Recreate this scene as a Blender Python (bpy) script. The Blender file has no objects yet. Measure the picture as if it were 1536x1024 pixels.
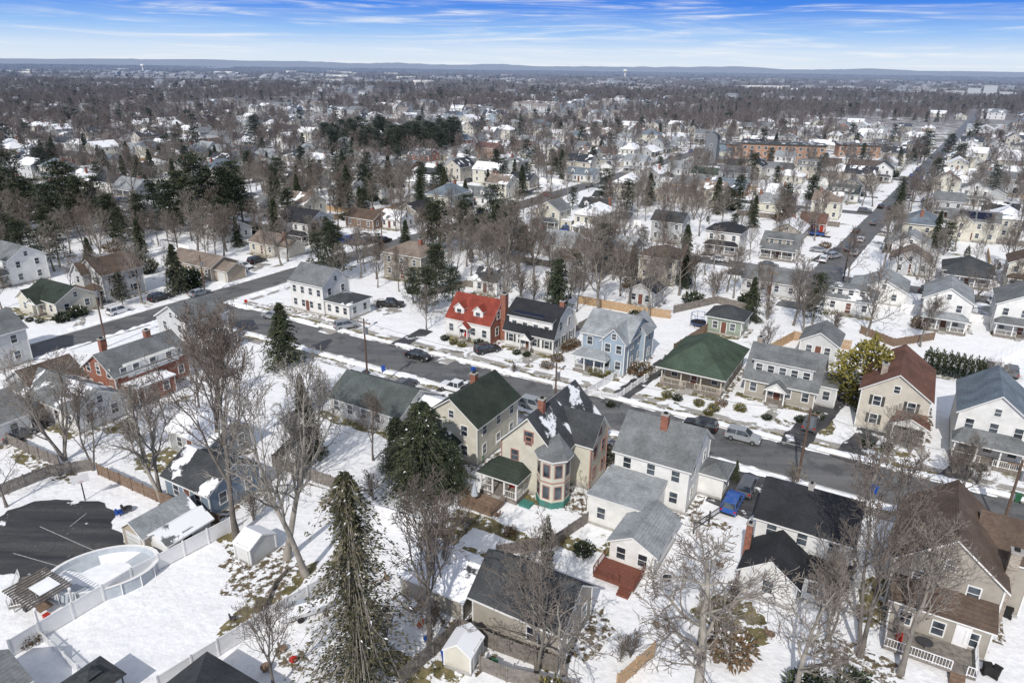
import bpy, math, random
from mathutils import Vector, Matrix, noise
R = random.Random(11)
F = 1060.0; CAMH = 47.0; PITCH = math.radians(21.33); ROLL = math.radians(0.75)
CM = Matrix.Rotation(math.pi/2-PITCH, 3, 'X') @ Matrix.Rotation(ROLL, 3, 'Z')
scene = bpy.context.scene
COL = scene.collection

# ---------- survey: ground point seen on the photograph -> metres ----------
def P(px, py, z=0.0):
    d = CM @ Vector(((px-768)/F, -(py-512)/F, -1))
    t = (z-CAMH)/d.z
    return (d.x*t, d.y*t)
CI = CM.transposed()
def proj(x, y, z):
    c = CI @ Vector((x, y, z-CAMH))
    if c.z > -0.1: return (-9999, -9999)
    return (768+F*c.x/-c.z, 512-F*c.y/-c.z)
def height_at(x, y, py):
    lo, hi = 0.0, 46.0
    for _ in range(30):
        m = (lo+hi)/2
        if proj(x, y, m)[1] > py: lo = m
        else: hi = m
    return lo
ANG = math.radians(-30)
U = (math.cos(ANG), math.sin(ANG)); W = (-math.sin(ANG), math.cos(ANG))
O = P(960, 632)
def AB(a, b): return (O[0]+a*U[0]+b*W[0], O[1]+a*U[1]+b*W[1])
def toAB(x, y):
    dx, dy = x-O[0], y-O[1]
    return (dx*U[0]+dy*U[1], dx*W[0]+dy*W[1])

# ---------- materials ----------
MATS = {}
def base(name, rough=0.85):
    m = bpy.data.materials.new(name); m.use_nodes = True
    nt = m.node_tree; b = nt.nodes['Principled BSDF']
    b.inputs['Roughness'].default_value = rough
    b.inputs['Specular IOR Level'].default_value = 0.3
    return m, nt, b
def N(nt, t, **k):
    n = nt.nodes.new(t)
    for a, v in k.items(): setattr(n, a, v)
    return n
def noise_n(nt, vec, scale, detail=4, rough=0.55, dist=0):
    n = N(nt, 'ShaderNodeTexNoise')
    n.inputs['Scale'].default_value = scale; n.inputs['Detail'].default_value = detail
    n.inputs['Roughness'].default_value = rough; n.inputs['Distortion'].default_value = dist
    nt.links.new(vec, n.inputs['Vector']); return n.outputs['Fac']
def mr(nt, v, a, b, c, d, smooth=False):
    n = N(nt, 'ShaderNodeMapRange')
    if smooth: n.interpolation_type = 'SMOOTHSTEP'
    for i, x in enumerate((a, b, c, d)): n.inputs[i+1].default_value = x
    nt.links.new(v, n.inputs[0]); return n.outputs[0]
def mix(nt, f, a, b, mode='MIX'):
    n = N(nt, 'ShaderNodeMixRGB', blend_type=mode)
    for s, v in ((0, f), (1, a), (2, b)):
        if isinstance(v, (int, float)): n.inputs[s].default_value = v
        elif isinstance(v, tuple): n.inputs[s].default_value = (*v[:3], 1)
        else: nt.links.new(v, n.inputs[s])
    return n.outputs[0]
def math_n(nt, op, a, b=0.0):
    n = N(nt, 'ShaderNodeMath', operation=op)
    for s, v in ((0, a), (1, b)):
        if isinstance(v, (int, float)): n.inputs[s].default_value = v
        else: nt.links.new(v, n.inputs[s])
    return n.outputs[0]
PAINTED_HAZE = (0.27, 0.33, 0.44)
def painted_haze(nt, c):  # aerial haze painted into the base colour by distance from the origin
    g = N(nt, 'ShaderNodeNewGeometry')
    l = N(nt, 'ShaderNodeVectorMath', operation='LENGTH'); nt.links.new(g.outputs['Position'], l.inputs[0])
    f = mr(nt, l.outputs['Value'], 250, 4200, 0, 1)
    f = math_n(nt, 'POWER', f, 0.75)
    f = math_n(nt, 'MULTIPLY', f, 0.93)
    return mix(nt, f, c, PAINTED_HAZE)
def bump(nt, b, h, s, d):
    n = N(nt, 'ShaderNodeBump'); n.inputs['Strength'].default_value = s; n.inputs['Distance'].default_value = d
    nt.links.new(h, n.inputs['Height']); nt.links.new(n.outputs[0], b.inputs['Normal'])
def ocoord(nt): return N(nt, 'ShaderNodeTexCoord').outputs['Object']
def wcoord(nt): return N(nt, 'ShaderNodeNewGeometry').outputs['Position']

def solid(name, col, rough=0.8, var=0.2, scale=2.0, hz=False, metal=0):
    m, nt, b = base(name, rough); v = wcoord(nt)
    f = mr(nt, noise_n(nt, v, scale, 5), 0.3, 0.7, 1-var, 1+var)
    c = mix(nt, 1.0, col, f, 'MULTIPLY')
    if hz: c = painted_haze(nt, c)
    nt.links.new(c, b.inputs['Base Color']); b.inputs['Metallic'].default_value = metal
    MATS[name] = m; return m
def siding(name, col):
    m, nt, b = base(name, 0.7); v = ocoord(nt); w = wcoord(nt)
    s = N(nt, 'ShaderNodeSeparateXYZ'); nt.links.new(v, s.inputs[0])
    fr = math_n(nt, 'FRACT', math_n(nt, 'MULTIPLY', s.outputs['Z'], 5.0))
    line = mr(nt, fr, 0.0, 0.25, 0.8, 1.0)
    dirt = mr(nt, noise_n(nt, w, 0.9, 5), 0.3, 0.7, 0.86, 1.06)
    c = mix(nt, 1.0, col, math_n(nt, 'MULTIPLY', line, dirt), 'MULTIPLY')
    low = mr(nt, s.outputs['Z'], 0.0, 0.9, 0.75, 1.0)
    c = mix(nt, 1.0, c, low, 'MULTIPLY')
    c = painted_haze(nt, c)
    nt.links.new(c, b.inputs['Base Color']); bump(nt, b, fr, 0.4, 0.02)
    MATS[name] = m
def brick(name, col):
    m, nt, b = base(name, 0.9); v = ocoord(nt)
    s = N(nt, 'ShaderNodeSeparateXYZ'); nt.links.new(v, s.inputs[0])
    cb = N(nt, 'ShaderNodeCombineXYZ')
    nt.links.new(math_n(nt, 'ADD', s.outputs[0], s.outputs[1]), cb.inputs[0]); nt.links.new(s.outputs[2], cb.inputs[1])
    t = N(nt, 'ShaderNodeTexBrick'); t.inputs['Scale'].default_value = 2.2
    nt.links.new(cb.outputs[0], t.inputs['Vector'])
    t.inputs['Color1'].default_value = (*col, 1); t.inputs['Color2'].default_value = (col[0]*.6, col[1]*.55, col[2]*.55, 1)
    t.inputs['Mortar'].default_value = (.3, .26, .23, 1); t.inputs['Mortar Size'].default_value = 0.012
    c = mix(nt, 1.0, t.outputs[0], mr(nt, noise_n(nt, wcoord(nt), 1.5), .3, .7, .8, 1.15), 'MULTIPLY')
    nt.links.new(painted_haze(nt, c), b.inputs['Base Color']); MATS[name] = m
SNOW = (0.86, 0.875, 0.9)
def roofm(name, col, snow=0.0):
    m, nt, b = base(name, 0.9); v = ocoord(nt); w = wcoord(nt)
    s = N(nt, 'ShaderNodeSeparateXYZ'); nt.links.new(v, s.inputs[0])
    fz = math_n(nt, 'MULTIPLY', s.outputs['Z'], 6.5)
    fr = math_n(nt, 'FRACT', fz)
    cell = N(nt, 'ShaderNodeTexVoronoi'); cell.inputs['Scale'].default_value = 4.5
    nt.links.new(v, cell.inputs['Vector'])
    sp = N(nt, 'ShaderNodeSeparateColor'); nt.links.new(cell.outputs['Color'], sp.inputs[0])
    f = mr(nt, sp.outputs[0], 0, 1, 0.86, 1.14)
    f = math_n(nt, 'MULTIPLY', f, mr(nt, noise_n(nt, w, 0.45, 6), 0.3, 0.7, 0.7, 1.25))
    f = math_n(nt, 'MULTIPLY', f, mr(nt, fr, 0, 0.3, 0.72, 1.0))
    c = mix(nt, 1.0, col, f, 'MULTIPLY')
    if snow > 0:
        n = noise_n(nt, w, 0.28, 7, 0.6, 0.3)
        th = 0.75-0.5*snow
        c = mix(nt, mr(nt, n, th, th+0.03, 0, 1), c, SNOW)
    c = painted_haze(nt, c)
    nt.links.new(c, b.inputs['Base Color']); bump(nt, b, f, 0.4, 0.03)
    MATS[name] = m

for n_, c_ in dict(white=(.76, .76, .74), cream=(.62, .60, .51), yellow=(.62, .56, .36), ltblue=(.34, .42, .5), gray=(.40, .41, .41),
                   ltgray=(.56, .57, .57), tan=(.42, .36, .28), beige=(.58, .54, .46), dkgray=(.17, .18, .19), green=(.28, .33, .27),
                   red=(.38, .05, .035), brownw=(.22, .15, .11), greige=(.38, .35, .30), blue2=(.2, .26, .33)).items():
    siding('wall_'+n_, c_)
brick('wall_brick', (.34, .13, .085)); brick('wall_brickorange', (.48, .27, .15)); brick('wall_stone', (.42, .38, .32))
RC = dict(gray=(.17, .18, .185), ltgray=(.29, .31, .325), dark=(.06, .065, .07), black=(.03, .032, .037), brown=(.11, .08, .062),
          redbrown=(.15, .075, .055), green=(.06, .088, .063), dkgreen=(.035, .047, .037), red=(.25, .055, .038), blue=(.15, .185, .22),
          teal=(.095, .112, .11), tan=(.22, .18, .15))
for k, c in RC.items():
    roofm('roof_'+k, c, 0); roofm('roofs_'+k, c, 0.38); roofm('roofw_'+k, c, 0.75)
solid('trim', (.72, .72, .70), .6, .06); solid('trimdark', (.06, .065, .06), .6, .1); solid('trimpink', (.4, .22, .18), .6, .1)
solid('teal', (.06, .2, .17), .7, .1); solid('concrete', (.36, .35, .33), .9, .15, 1.5); solid('wood', (.2, .14, .1), .85, .3, 3)
solid('woodgray', (.2, .18, .16), .9, .35, 2.5); solid('woodred', (.17, .065, .045), .8, .2, 3); solid('woodlight', (.42, .29, .17), .85, .2, 3)
solid('white', (.78, .78, .78), .5, .05); solid('metal', (.3, .31, .33), .4, .1, 2, metal=.6); solid('darkmetal', (.05, .05, .055), .5, .1)
solid('pole', (.12, .08, .06), .9, .3, 4); solid('rubber', (.02, .02, .02), .8, .1); solid('snow', SNOW, .7, .08, 1.2)
solid('redplastic', (.42, .03, .02), .4, .05); solid('blueplastic', (.02, .08, .35), .4, .05); solid('greenplastic', (.03, .12, .06), .4, .05)
solid('garageoor', (.6, .6, .58), .6, .05); solid('stone', (.25, .22, .18), .9, .4, 2); solid('door', (.16, .07, .05), .5, .1)
solid('solar', (.01, .014, .035), .25, .1); solid('tarp', (.42, .46, .5), .5, .1); solid('paintline', (.4, .4, .4), .7, .3, 3)
m, nt, b = base('glass', 0.12); b.inputs['Specular IOR Level'].default_value = .6
nn = mr(nt, noise_n(nt, wcoord(nt), 0.8, 2), .35, .65, 0, 1)
nt.links.new(mix(nt, nn, (.02, .025, .035), (.1, .12, .14)), b.inputs['Base Color']); MATS['glass'] = m
for n_, c_ in dict(black=(.012, .012, .014), white=(.75, .76, .78), silver=(.3, .32, .34), gray=(.1, .105, .115), blue=(.02, .09, .35), red=(.2, .02, .02)).items():
    m, nt, b = base('paint_'+n_, 0.3); b.inputs['Coat Weight'].default_value = .5
    v = noise_n(nt, wcoord(nt), 1.5, 5)
    nt.links.new(mix(nt, mr(nt, v, .5, .75, 0, .25), c_, (.35, .34, .32)), b.inputs['Base Color']); MATS['paint_'+n_] = m
m, nt, b = base('lamp_red', .3); b.inputs['Base Color'].default_value = (.4, .01, .01, 1); MATS['lamp_red'] = m

def asphalt(name, c1, c2, snowy=0.0):
    m, nt, b = base(name, .75); w = wcoord(nt)
    mp = N(nt, 'ShaderNodeMapping'); mp.inputs['Rotation'].default_value = (0, 0, -ANG); mp.inputs['Scale'].default_value = (.06, .6, 1)
    nt.links.new(w, mp.inputs[0])
    f = noise_n(nt, mp.outputs[0], 1.0, 6, .6, .5)
    c = mix(nt, mr(nt, f, .35, .65, 0, 1), c1, c2)
    c = mix(nt, 1.0, c, mr(nt, noise_n(nt, w, 6, 5), .3, .7, .8, 1.2), 'MULTIPLY')
    c = mix(nt, mr(nt, noise_n(nt, w, .25, 5), .55, .62, 0, .45), c, (.05, .052, .056))
    cr = N(nt, 'ShaderNodeTexVoronoi', feature='DISTANCE_TO_EDGE'); cr.inputs['Scale'].default_value = .22
    wn = N(nt, 'ShaderNodeTexNoise'); wn.inputs['Scale'].default_value = .6; nt.links.new(w, wn.inputs['Vector'])
    va = N(nt, 'ShaderNodeVectorMath', operation='MULTIPLY_ADD'); nt.links.new(wn.outputs['Color'], va.inputs[0]); va.inputs[1].default_value = (3, 3, 0); nt.links.new(w, va.inputs[2])
    nt.links.new(va.outputs[0], cr.inputs['Vector'])
    c = mix(nt, mr(nt, cr.outputs['Distance'], 0, .012, .55, 0), c, (.03, .03, .03))
    if snowy:
        n = noise_n(nt, w, .35, 7, .62)
        c = mix(nt, mr(nt, n, .7-.4*snowy, .74-.4*snowy, 0, 1), c, SNOW)
    nt.links.new(painted_haze(nt, c), b.inputs['Base Color'])
    nt.links.new(mr(nt, f, .3, .7, .35, .85), b.inputs['Roughness']); MATS[name] = m
asphalt('road', (.105, .107, .112), (.17, .17, .17)); asphalt('drive', (.04, .041, .045), (.09, .09, .095), .3)
asphalt('walk', (.3, .29, .27), (.4, .38, .35), .45); asphalt('patio', (.033, .034, .038), (.09, .09, .09), .18)

def ground_mat():
    m, nt, b = base('snowy_ground', .75); w = wcoord(nt)
    l = N(nt, 'ShaderNodeVectorMath', operation='LENGTH'); nt.links.new(w, l.inputs[0]); d = l.outputs['Value']
    big = noise_n(nt, w, .09, 9, .62, .3); fine = noise_n(nt, w, 1.7, 6, .6)
    c = mix(nt, mr(nt, fine, .35, .65, 0, 1), (.80, .815, .84), (.9, .905, .915))
    c = mix(nt, mr(nt, noise_n(nt, w, .45, 7, .7), .54, .72, 0, .22), c, (.5, .48, .45))
    grass = mix(nt, noise_n(nt, w, 3.0, 4), (.09, .085, .035), (.24, .2, .11))
    th = mr(nt, d, 150, 600, 0, .17)
    f = mr(nt, math_n(nt, 'ADD', math_n(nt, 'ADD', big, th), math_n(nt, 'MULTIPLY', math_n(nt, 'SUBTRACT', fine, .5), .2)), .64, .685, 0, .92)
    c = mix(nt, f, c, grass)
    far = noise_n(nt, w, .008, 6, .6)
    c = mix(nt, math_n(nt, 'MULTIPLY', mr(nt, d, 450, 1000, 0, 1), mr(nt, far, .60, .53, 0, 1)), c, (.15, .125, .11))
    c = painted_haze(nt, c)
    nt.links.new(c, b.inputs['Base Color'])
    h = math_n(nt, 'ADD', math_n(nt, 'MULTIPLY', fine, .5), math_n(nt, 'MULTIPLY', noise_n(nt, w, .35, 4), 2.0))
    bump(nt, b, h, .6, .25); MATS['ground'] = m
    m, nt, b = base('grass_patch', .95); w = wcoord(nt)
    c = mix(nt, mr(nt, noise_n(nt, w, .8, 6, .65), .35, .65, 0, 1), (.08, .075, .03), (.25, .21, .11))
    c = mix(nt, mr(nt, noise_n(nt, w, 1.1, 7, .65), .54, .6, 0, 1), c, SNOW)
    nt.links.new(c, b.inputs['Base Color']); bump(nt, b, noise_n(nt, w, 8, 3), .6, .05); MATS['grass'] = m
    m, nt, b = base('leaf_litter', .95); w = wcoord(nt)
    c = mix(nt, mr(nt, noise_n(nt, w, 1.3, 6, .65), .35, .65, 0, 1), (.07, .055, .035), (.2, .16, .1))
    c = mix(nt, mr(nt, noise_n(nt, w, 1.4, 7, .65), .47, .54, 0, 1), c, SNOW)
    nt.links.new(c, b.inputs['Base Color']); bump(nt, b, noise_n(nt, w, 8, 3), .6, .05); MATS['litter'] = m
ground_mat()
def treemat(name, c1, c2, hz=True, scale=.7, rough=.9):
    m, nt, b = base(name, rough); w = wcoord(nt)
    oi = N(nt, 'ShaderNodeObjectInfo')
    c = mix(nt, oi.outputs['Random'], c1, c2)
    c = mix(nt, 1.0, c, mr(nt, noise_n(nt, w, scale, 3), .3, .7, .65, 1.35), 'MULTIPLY')
    if hz: c = painted_haze(nt, c)
    nt.links.new(c, b.inputs['Base Color']); MATS[name] = m
treemat('bark', (.14, .125, .11), (.23, .21, .185)); treemat('twig', (.16, .13, .11), (.27, .24, .21)); treemat('farbark', (.13, .1, .085), (.22, .185, .16))
treemat('palebark', (.25, .23, .2), (.32, .295, .255))
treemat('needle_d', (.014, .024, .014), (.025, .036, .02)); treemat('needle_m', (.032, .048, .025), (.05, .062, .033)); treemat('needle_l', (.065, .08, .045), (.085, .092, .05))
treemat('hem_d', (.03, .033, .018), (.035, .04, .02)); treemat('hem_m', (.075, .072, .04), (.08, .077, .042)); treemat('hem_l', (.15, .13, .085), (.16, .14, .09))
treemat('gold_d', (.09, .085, .02), (.1, .09, .02)); treemat('gold_l', (.26, .23, .06), (.28, .25, .07)); treemat('brownleaf', (.14, .09, .05), (.18, .12, .07))

# ---------- mesh builder ----------
class MB:
    def __init__(s): s.p = {}
    def part(s, n): return s.p.setdefault(n, ([], [], [], []))
    def face(s, part, mat, pts):
        v, f, mi, ml = s.part(part)
        if mat not in ml: ml.append(mat)
        i = len(v); v.extend([tuple(q) for q in pts]); f.append(tuple(range(i, i+len(pts)))); mi.append(ml.index(mat))
    def box(s, part, mat, x0, x1, y0, y1, z0, z1, top=None, nobot=False):
        a = [(x0, y0, z0), (x1, y0, z0), (x1, y1, z0), (x0, y1, z0)]; b = [(q[0], q[1], z1) for q in a]
        s.face(part, top or mat, b)
        if not nobot: s.face(part, mat, a[::-1])
        for i in range(4):
            j = (i+1) % 4; s.face(part, mat, [a[i], a[j], b[j], b[i]])
    def prism(s, part, mat, base, z0, z1, top=None, cap=True):
        a = [(x, y, z0) for x, y in base]; b = [(x, y, z1) for x, y in base]; n = len(a)
        if cap: s.face(part, top or mat, b)
        for i in range(n):
            j = (i+1) % n; s.face(part, mat, [a[i], a[j], b[j], b[i]])
    def slab(s, part, pts, th, top, edge, skip=()):
        bt = [(x, y, z-th) for x, y, z in pts]; s.face(part, top, pts); s.face(part, edge, bt[::-1]); n = len(pts)
        for i in range(n):
            if i in skip: continue
            j = (i+1) % n; s.face(part, edge, [bt[i], bt[j], pts[j], pts[i]])
    def cyl(s, part, mat, p0, p1, r0, r1=None, n=8, cap=True):
        r1 = r0 if r1 is None else r1
        p0, p1 = Vector(p0), Vector(p1); d = (p1-p0).normalized()
        a = d.orthogonal().normalized(); c = d.cross(a)
        A = [p0+(a*math.cos(2*math.pi*i/n)+c*math.sin(2*math.pi*i/n))*r0 for i in range(n)]
        B = [p1+(a*math.cos(2*math.pi*i/n)+c*math.sin(2*math.pi*i/n))*r1 for i in range(n)]
        for i in range(n):
            j = (i+1) % n; s.face(part, mat, [A[i], A[j], B[j], B[i]])
        if cap: s.face(part, mat, B); s.face(part, mat, A[::-1])
    def meshes(s, nm):
        out = []
        for k, (v, f, mi, ml) in s.p.items():
            me = bpy.data.meshes.new(nm+'_'+k); me.from_pydata(v, [], f)
            for q in ml: me.materials.append(MATS[q])
            me.polygons.foreach_set('material_index', mi); me.update(); out.append((k, me))
        return out
def place(name, meshes, x, y, z=0, rot=0, sc=1.0):
    if len(meshes) == 1:
        o = bpy.data.objects.new(name, meshes[0][1]); COL.objects.link(o)
    else:
        o = bpy.data.objects.new(name, None); COL.objects.link(o); o.empty_display_size = .5
        for k, me in meshes:
            c = bpy.data.objects.new(k, me); COL.objects.link(c); c.parent = o
    o.location = (x, y, z); o.rotation_euler = (0, 0, rot)
    o.scale = (sc, sc, sc) if not isinstance(sc, tuple) else sc
    return o
def put(name, b, px, py, rot=0.0, z=0):
    x, y = P(px, py); return place(name, b.meshes(name), x, y, z, ANG+math.radians(rot))

# ---------- house pieces ----------
def obox(b, part, mat, bd, face, s0, s1, z0, z1, o0, o1):
    x0, x1, y0, y1 = bd
    if face == 'F': b.box(part, mat, s0, s1, y0-o1, y0-o0, z0, z1)
    if face == 'B': b.box(part, mat, s0, s1, y1+o0, y1+o1, z0, z1)
    if face == 'R': b.box(part, mat, x1+o0, x1+o1, s0, s1, z0, z1)
    if face == 'L': b.box(part, mat, x0-o1, x0-o0, s0, s1, z0, z1)
def window(b, bd, face, s, z, w=.95, h=1.45, trim='trim', shut=None):
    a = w/2
    obox(b, 'windows', 'glass', bd, face, s-a, s+a, z, z+h, -.05, .02)
    obox(b, 'window_frames', trim, bd, face, s-a-.11, s-a, z-.11, z+h+.11, 0, .07)
    obox(b, 'window_frames', trim, bd, face, s+a, s+a+.11, z-.11, z+h+.11, 0, .07)
    obox(b, 'window_frames', trim, bd, face, s-a, s+a, z+h, z+h+.11, 0, .07)
    obox(b, 'window_frames', trim, bd, face, s-a, s+a, z-.11, z, 0, .07)
    obox(b, 'window_frames', trim, bd, face, s-a, s+a, z+h*.5-.03, z+h*.5+.03, .021, .05)
    if shut:
        obox(b, 'shutters', shut, bd, face, s-a-.5, s-a-.13, z-.05, z+h+.05, 0, .05)
        obox(b, 'shutters', shut, bd, face, s+a+.13, s+a+.5, z-.05, z+h+.05, 0, .05)
def doorp(b, bd, face, s, z=.4, mat='door', w=.95):
    obox(b, 'door', mat, bd, face, s-w/2, s+w/2, z, z+2.1, -.05, .03)
    obox(b, 'door', 'trim', bd, face, s-w/2-.12, s-w/2, z, z+2.22, 0, .06)
    obox(b, 'door', 'trim', bd, face, s+w/2, s+w/2+.12, z, z+2.22, 0, .06)
def gable(b, bd, z, rh, axis, o, roof, wall, trim='trim', th=.18):
    x0, x1, y0, y1 = bd; l = .16
    if axis == 'x':
        ym = (y0+y1)/2; k = rh/(ym-y0); ze = z-o*k
        b.slab('roof', [(x0-o, y0-o, ze+l), (x1+o, y0-o, ze+l), (x1+o, ym, z+rh+l), (x0-o, ym, z+rh+l)], th, roof, trim, (2,))
        b.slab('roof', [(x0-o, ym, z+rh+l), (x1+o, ym, z+rh+l), (x1+o, y1+o, ze+l), (x0-o, y1+o, ze+l)], th, roof, trim, (0,))
        for x in (x0, x1): b.face('walls', wall, [(x, y0, z), (x, y1, z), (x, ym, z+rh)])
    else:
        xm = (x0+x1)/2; k = rh/(xm-x0); ze = z-o*k
        b.slab('roof', [(x0-o, y0-o, ze+l), (xm, y0-o, z+rh+l), (xm, y1+o, z+rh+l), (x0-o, y1+o, ze+l)], th, roof, trim, (1,))
        b.slab('roof', [(xm, y0-o, z+rh+l), (x1+o, y0-o, ze+l), (x1+o, y1+o, ze+l), (xm, y1+o, z+rh+l)], th, roof, trim, (3,))
        for y in (y0, y1): b.face('walls', wall, [(x0, y, z), (x1, y, z), (xm, y, z+rh)])
def hip(b, bd, z, rh, o, roof, trim='trim'):
    x0, x1, y0, y1 = bd; x0 -= o; x1 += o; y0 -= o; y1 += o
    b.box('roof', trim, x0, x1, y0, y1, z-.02, z+.16)
    w, d = x1-x0, y1-y0; zt = z+.163; t = zt+rh
    if w > d:
        r0, r1 = (x0+d/2, (y0+y1)/2, t), (x1-d/2, (y0+y1)/2, t)
        b.face('roof', roof, [(x0, y0, zt), (x1, y0, zt), r1, r0]); b.face('roof', roof, [(x1, y1, zt), (x0, y1, zt), r0, r1])
        b.face('roof', roof, [(x0, y1, zt), (x0, y0, zt), r0]); b.face('roof', roof, [(x1, y0, zt), (x1, y1, zt), r1])
    else:
        r0, r1 = ((x0+x1)/2, y0+w/2, t), ((x0+x1)/2, y1-w/2, t)
        b.face('roof', roof, [(x0, y0, zt), (x1, y0, zt), r0]); b.face('roof', roof, [(x1, y1, zt), (x0, y1, zt), r1])
        b.face('roof', roof, [(x1, y0, zt), (x1, y1, zt), r1, r0]); b.face('roof', roof, [(x0, y1, zt), (x0, y0, zt), r0, r1])
def gambrel(b, bd, z, rh, o, roof, wall):
    x0, x1, y0, y1 = bd; ym = (y0+y1)/2; hd = ym-y0
    ky = hd*.38; kz = rh*.68; l = .14
    A = [(y0-o, z-o*.6+l), (y0+ky, z+kz+l), (ym, z+rh+l), (y1-ky, z+kz+l), (y1+o, z-o*.6+l)]
    for i in range(4):
        p, q = A[i], A[i+1]
        b.slab('roof', [(x0-o, p[0], p[1]), (x1+o, p[0], p[1]), (x1+o, q[0], q[1]), (x0-o, q[0], q[1])], .16, roof, 'trim', (0, 2) if 0 < i < 3 else ((2,) if i == 0 else (0,)))
    for x in (x0, x1): b.face('walls', wall, [(x, y0, z), (x, y0+ky, z+kz), (x, ym, z+rh), (x, y1-ky, z+kz), (x, y1, z)][::1])
def shed(b, bd, z0, z1, axis, o, roof, trim='trim'):
    x0, x1, y0, y1 = bd
    if axis == 'y': pts = [(x0-o, y0-o, z0), (x1+o, y0-o, z0), (x1+o, y1, z1), (x0-o, y1, z1)]
    else: pts = [(x0, y0-o, z1), (x1+o, y0-o, z0), (x1+o, y1+o, z0), (x0, y1+o, z1)]
    b.slab('roof', pts, .16, roof, trim)
def block(b, bd, h, roof, axis='x', rh=2.5, wall='wall_white', rm='roof_gray', fl=2, wins=None, z0=0, o=.4, trim='trim', shut=None, attic=True, found=True, rtrim='trim'):
    x0, x1, y0, y1 = bd
    b.box('walls', wall, x0, x1, y0, y1, z0, h, nobot=True)
    if found and z0 == 0:
        b.box('foundation', 'concrete', x0-.03, x1+.03, y0-.03, y1+.03, 0, .35)
        for cx in (x0, x1):
            for cy in (y0, y1):
                b.box('corner_boards', trim, cx-.07, cx+.07, cy-.07, cy+.07, .35, h-.01)
    if roof == 'gable': gable(b, bd, h, rh, axis, o, rm, wall, rtrim)
    elif roof == 'hip': hip(b, bd, h, rh, o+.1, rm, rtrim)
    elif roof == 'gambrel': gambrel(b, bd, h, rh, o, rm, wall)
    elif roof == 'flat':
        b.box('roof', rtrim, x0-.2, x1+.2, y0-.2, y1+.2, h, h+.2, top=rm)
    if wins is None: wins = {'F': 3, 'R': 2, 'B': 3, 'L': 2}
    for fc, n in wins.items():
        a, c = (x0, x1) if fc in 'FB' else (y0, y1)
        for k in range(fl):
            for i in range(n):
                s = a+(c-a)*(i+.5)/n
                window(b, bd, fc, s, z0+1.15+k*2.75, .9, 1.35, trim, shut)
    if roof == 'gable' and attic and rh > 1.8:
        for fc in ('RL' if axis == 'x' else 'FB'):
            s = (y0+y1)/2 if axis == 'x' else (x0+x1)/2
            window(b, bd, fc, s, h+.25, .7, .95, trim)
def chimney(b, x, y, z0, z1, mat='wall_brick', s=.4):
    b.box('chimney', mat, x-s, x+s, y-s, y+s, z0, z1); b.box('chimney', 'concrete', x-s-.07, x+s+.07, y-s-.07, y+s+.07, z1, z1+.12)
    b.box('chimney', 'rubber', x-s*.5, x+s*.5, y-s*.5, y+s*.5, z1+.12, z1+.3)
def vents(b, pts):
    for x, y, z in pts: b.cyl('roof_vents', 'metal', (x, y, z-.3), (x, y, z+.35), .09, n=6)
def dormer(b, x, yf, yb, zb, zt, w, rh, wall, rm):
    bd = (x-w/2, x+w/2, yf, yb)
    b.box('walls', wall, *bd, zb, zt, nobot=True); gable(b, bd, zt, rh, 'y', .2, rm, wall, th=.12)
    window(b, bd, 'F', x, zb+.35, min(.9, w*.5), zt-zb-.55)
def shed_dormer(b, x0, x1, yf, yb, zb, zt, rise, wall, rm, n):
    bd = (x0, x1, yf, yb); b.box('walls', wall, *bd, zb, zt, nobot=True)
    for x in (x0, x1): b.face('walls', wall, [(x, yf, zt), (x, yb, zt), (x, yb, zt+rise)])
    b.slab('roof', [(x0-.25, yf-.35, zt+.02), (x1+.25, yf-.35, zt+.02), (x1+.25, yb, zt+rise+.15), (x0-.25, yb, zt+rise+.15)], .14, rm, 'trim')
    for i in range(n): window(b, bd, 'F', x0+(x1-x0)*(i+.5)/n, zb+.7, .9, 1.15)
def porch(b, bd, h, rm, kind='hip', rise=.8, nposts=4, rail=True, trim='trim', floor='woodgray'):
    x0, x1, y0, y1 = bd
    b.box('porch_floor', floor, x0, x1, y0, y1, 0.05, .55)
    if kind == 'hip':
        b.box('porch_roof', 'trim', x0-.3, x1+.3, y0-.3, y1-.02, h, h+.16)
        t = h+.163; e = min(1.2, (x1-x0)/3)
        b.face('porch_roof', rm, [(x0-.3, y0-.3, t), (x1+.3, y0-.3, t), (x1+.3-e, y1-.02, t+rise), (x0-.3+e, y1-.02, t+rise)])
        b.face('porch_roof', rm, [(x1+.3, y0-.3, t), (x1+.3, y1-.02, t), (x1+.3-e, y1-.02, t+rise)])
        b.face('porch_roof', rm, [(x0-.3, y1-.02, t), (x0-.3, y0-.3, t), (x0-.3+e, y1-.02, t+rise)])
    elif kind == 'gable':
        b.box('porch_roof', trim, x0-.1, x1+.1, y0-.1, y1-.02, h-.2, h)
        gable(b, (x0, x1, y0, y1-.4), h, rise+.5, 'y', .25, rm, trim)
    for i in range(nposts):
        x = x0+.15+(x1-x0-.3)*i/(nposts-1); b.box('porch_posts', trim, x-.09, x+.09, y0+.06, y0+.24, .55, h)
    if rail: railing(b, [(x0+.1, y1), (x0+.1, y0+.1), ((x0+x1)/2-.7, y0+.1)], .55, trim); railing(b, [((x0+x1)/2+.7, y0+.1), (x1-.1, y0+.1), (x1-.1, y1)], .55, trim)
    xm = (x0+x1)/2
    for i in range(3): b.box('steps', 'concrete', xm-.65, xm+.65, y0-.3*(i+1), y0-.3*i, 0, .45-.15*i)
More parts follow.
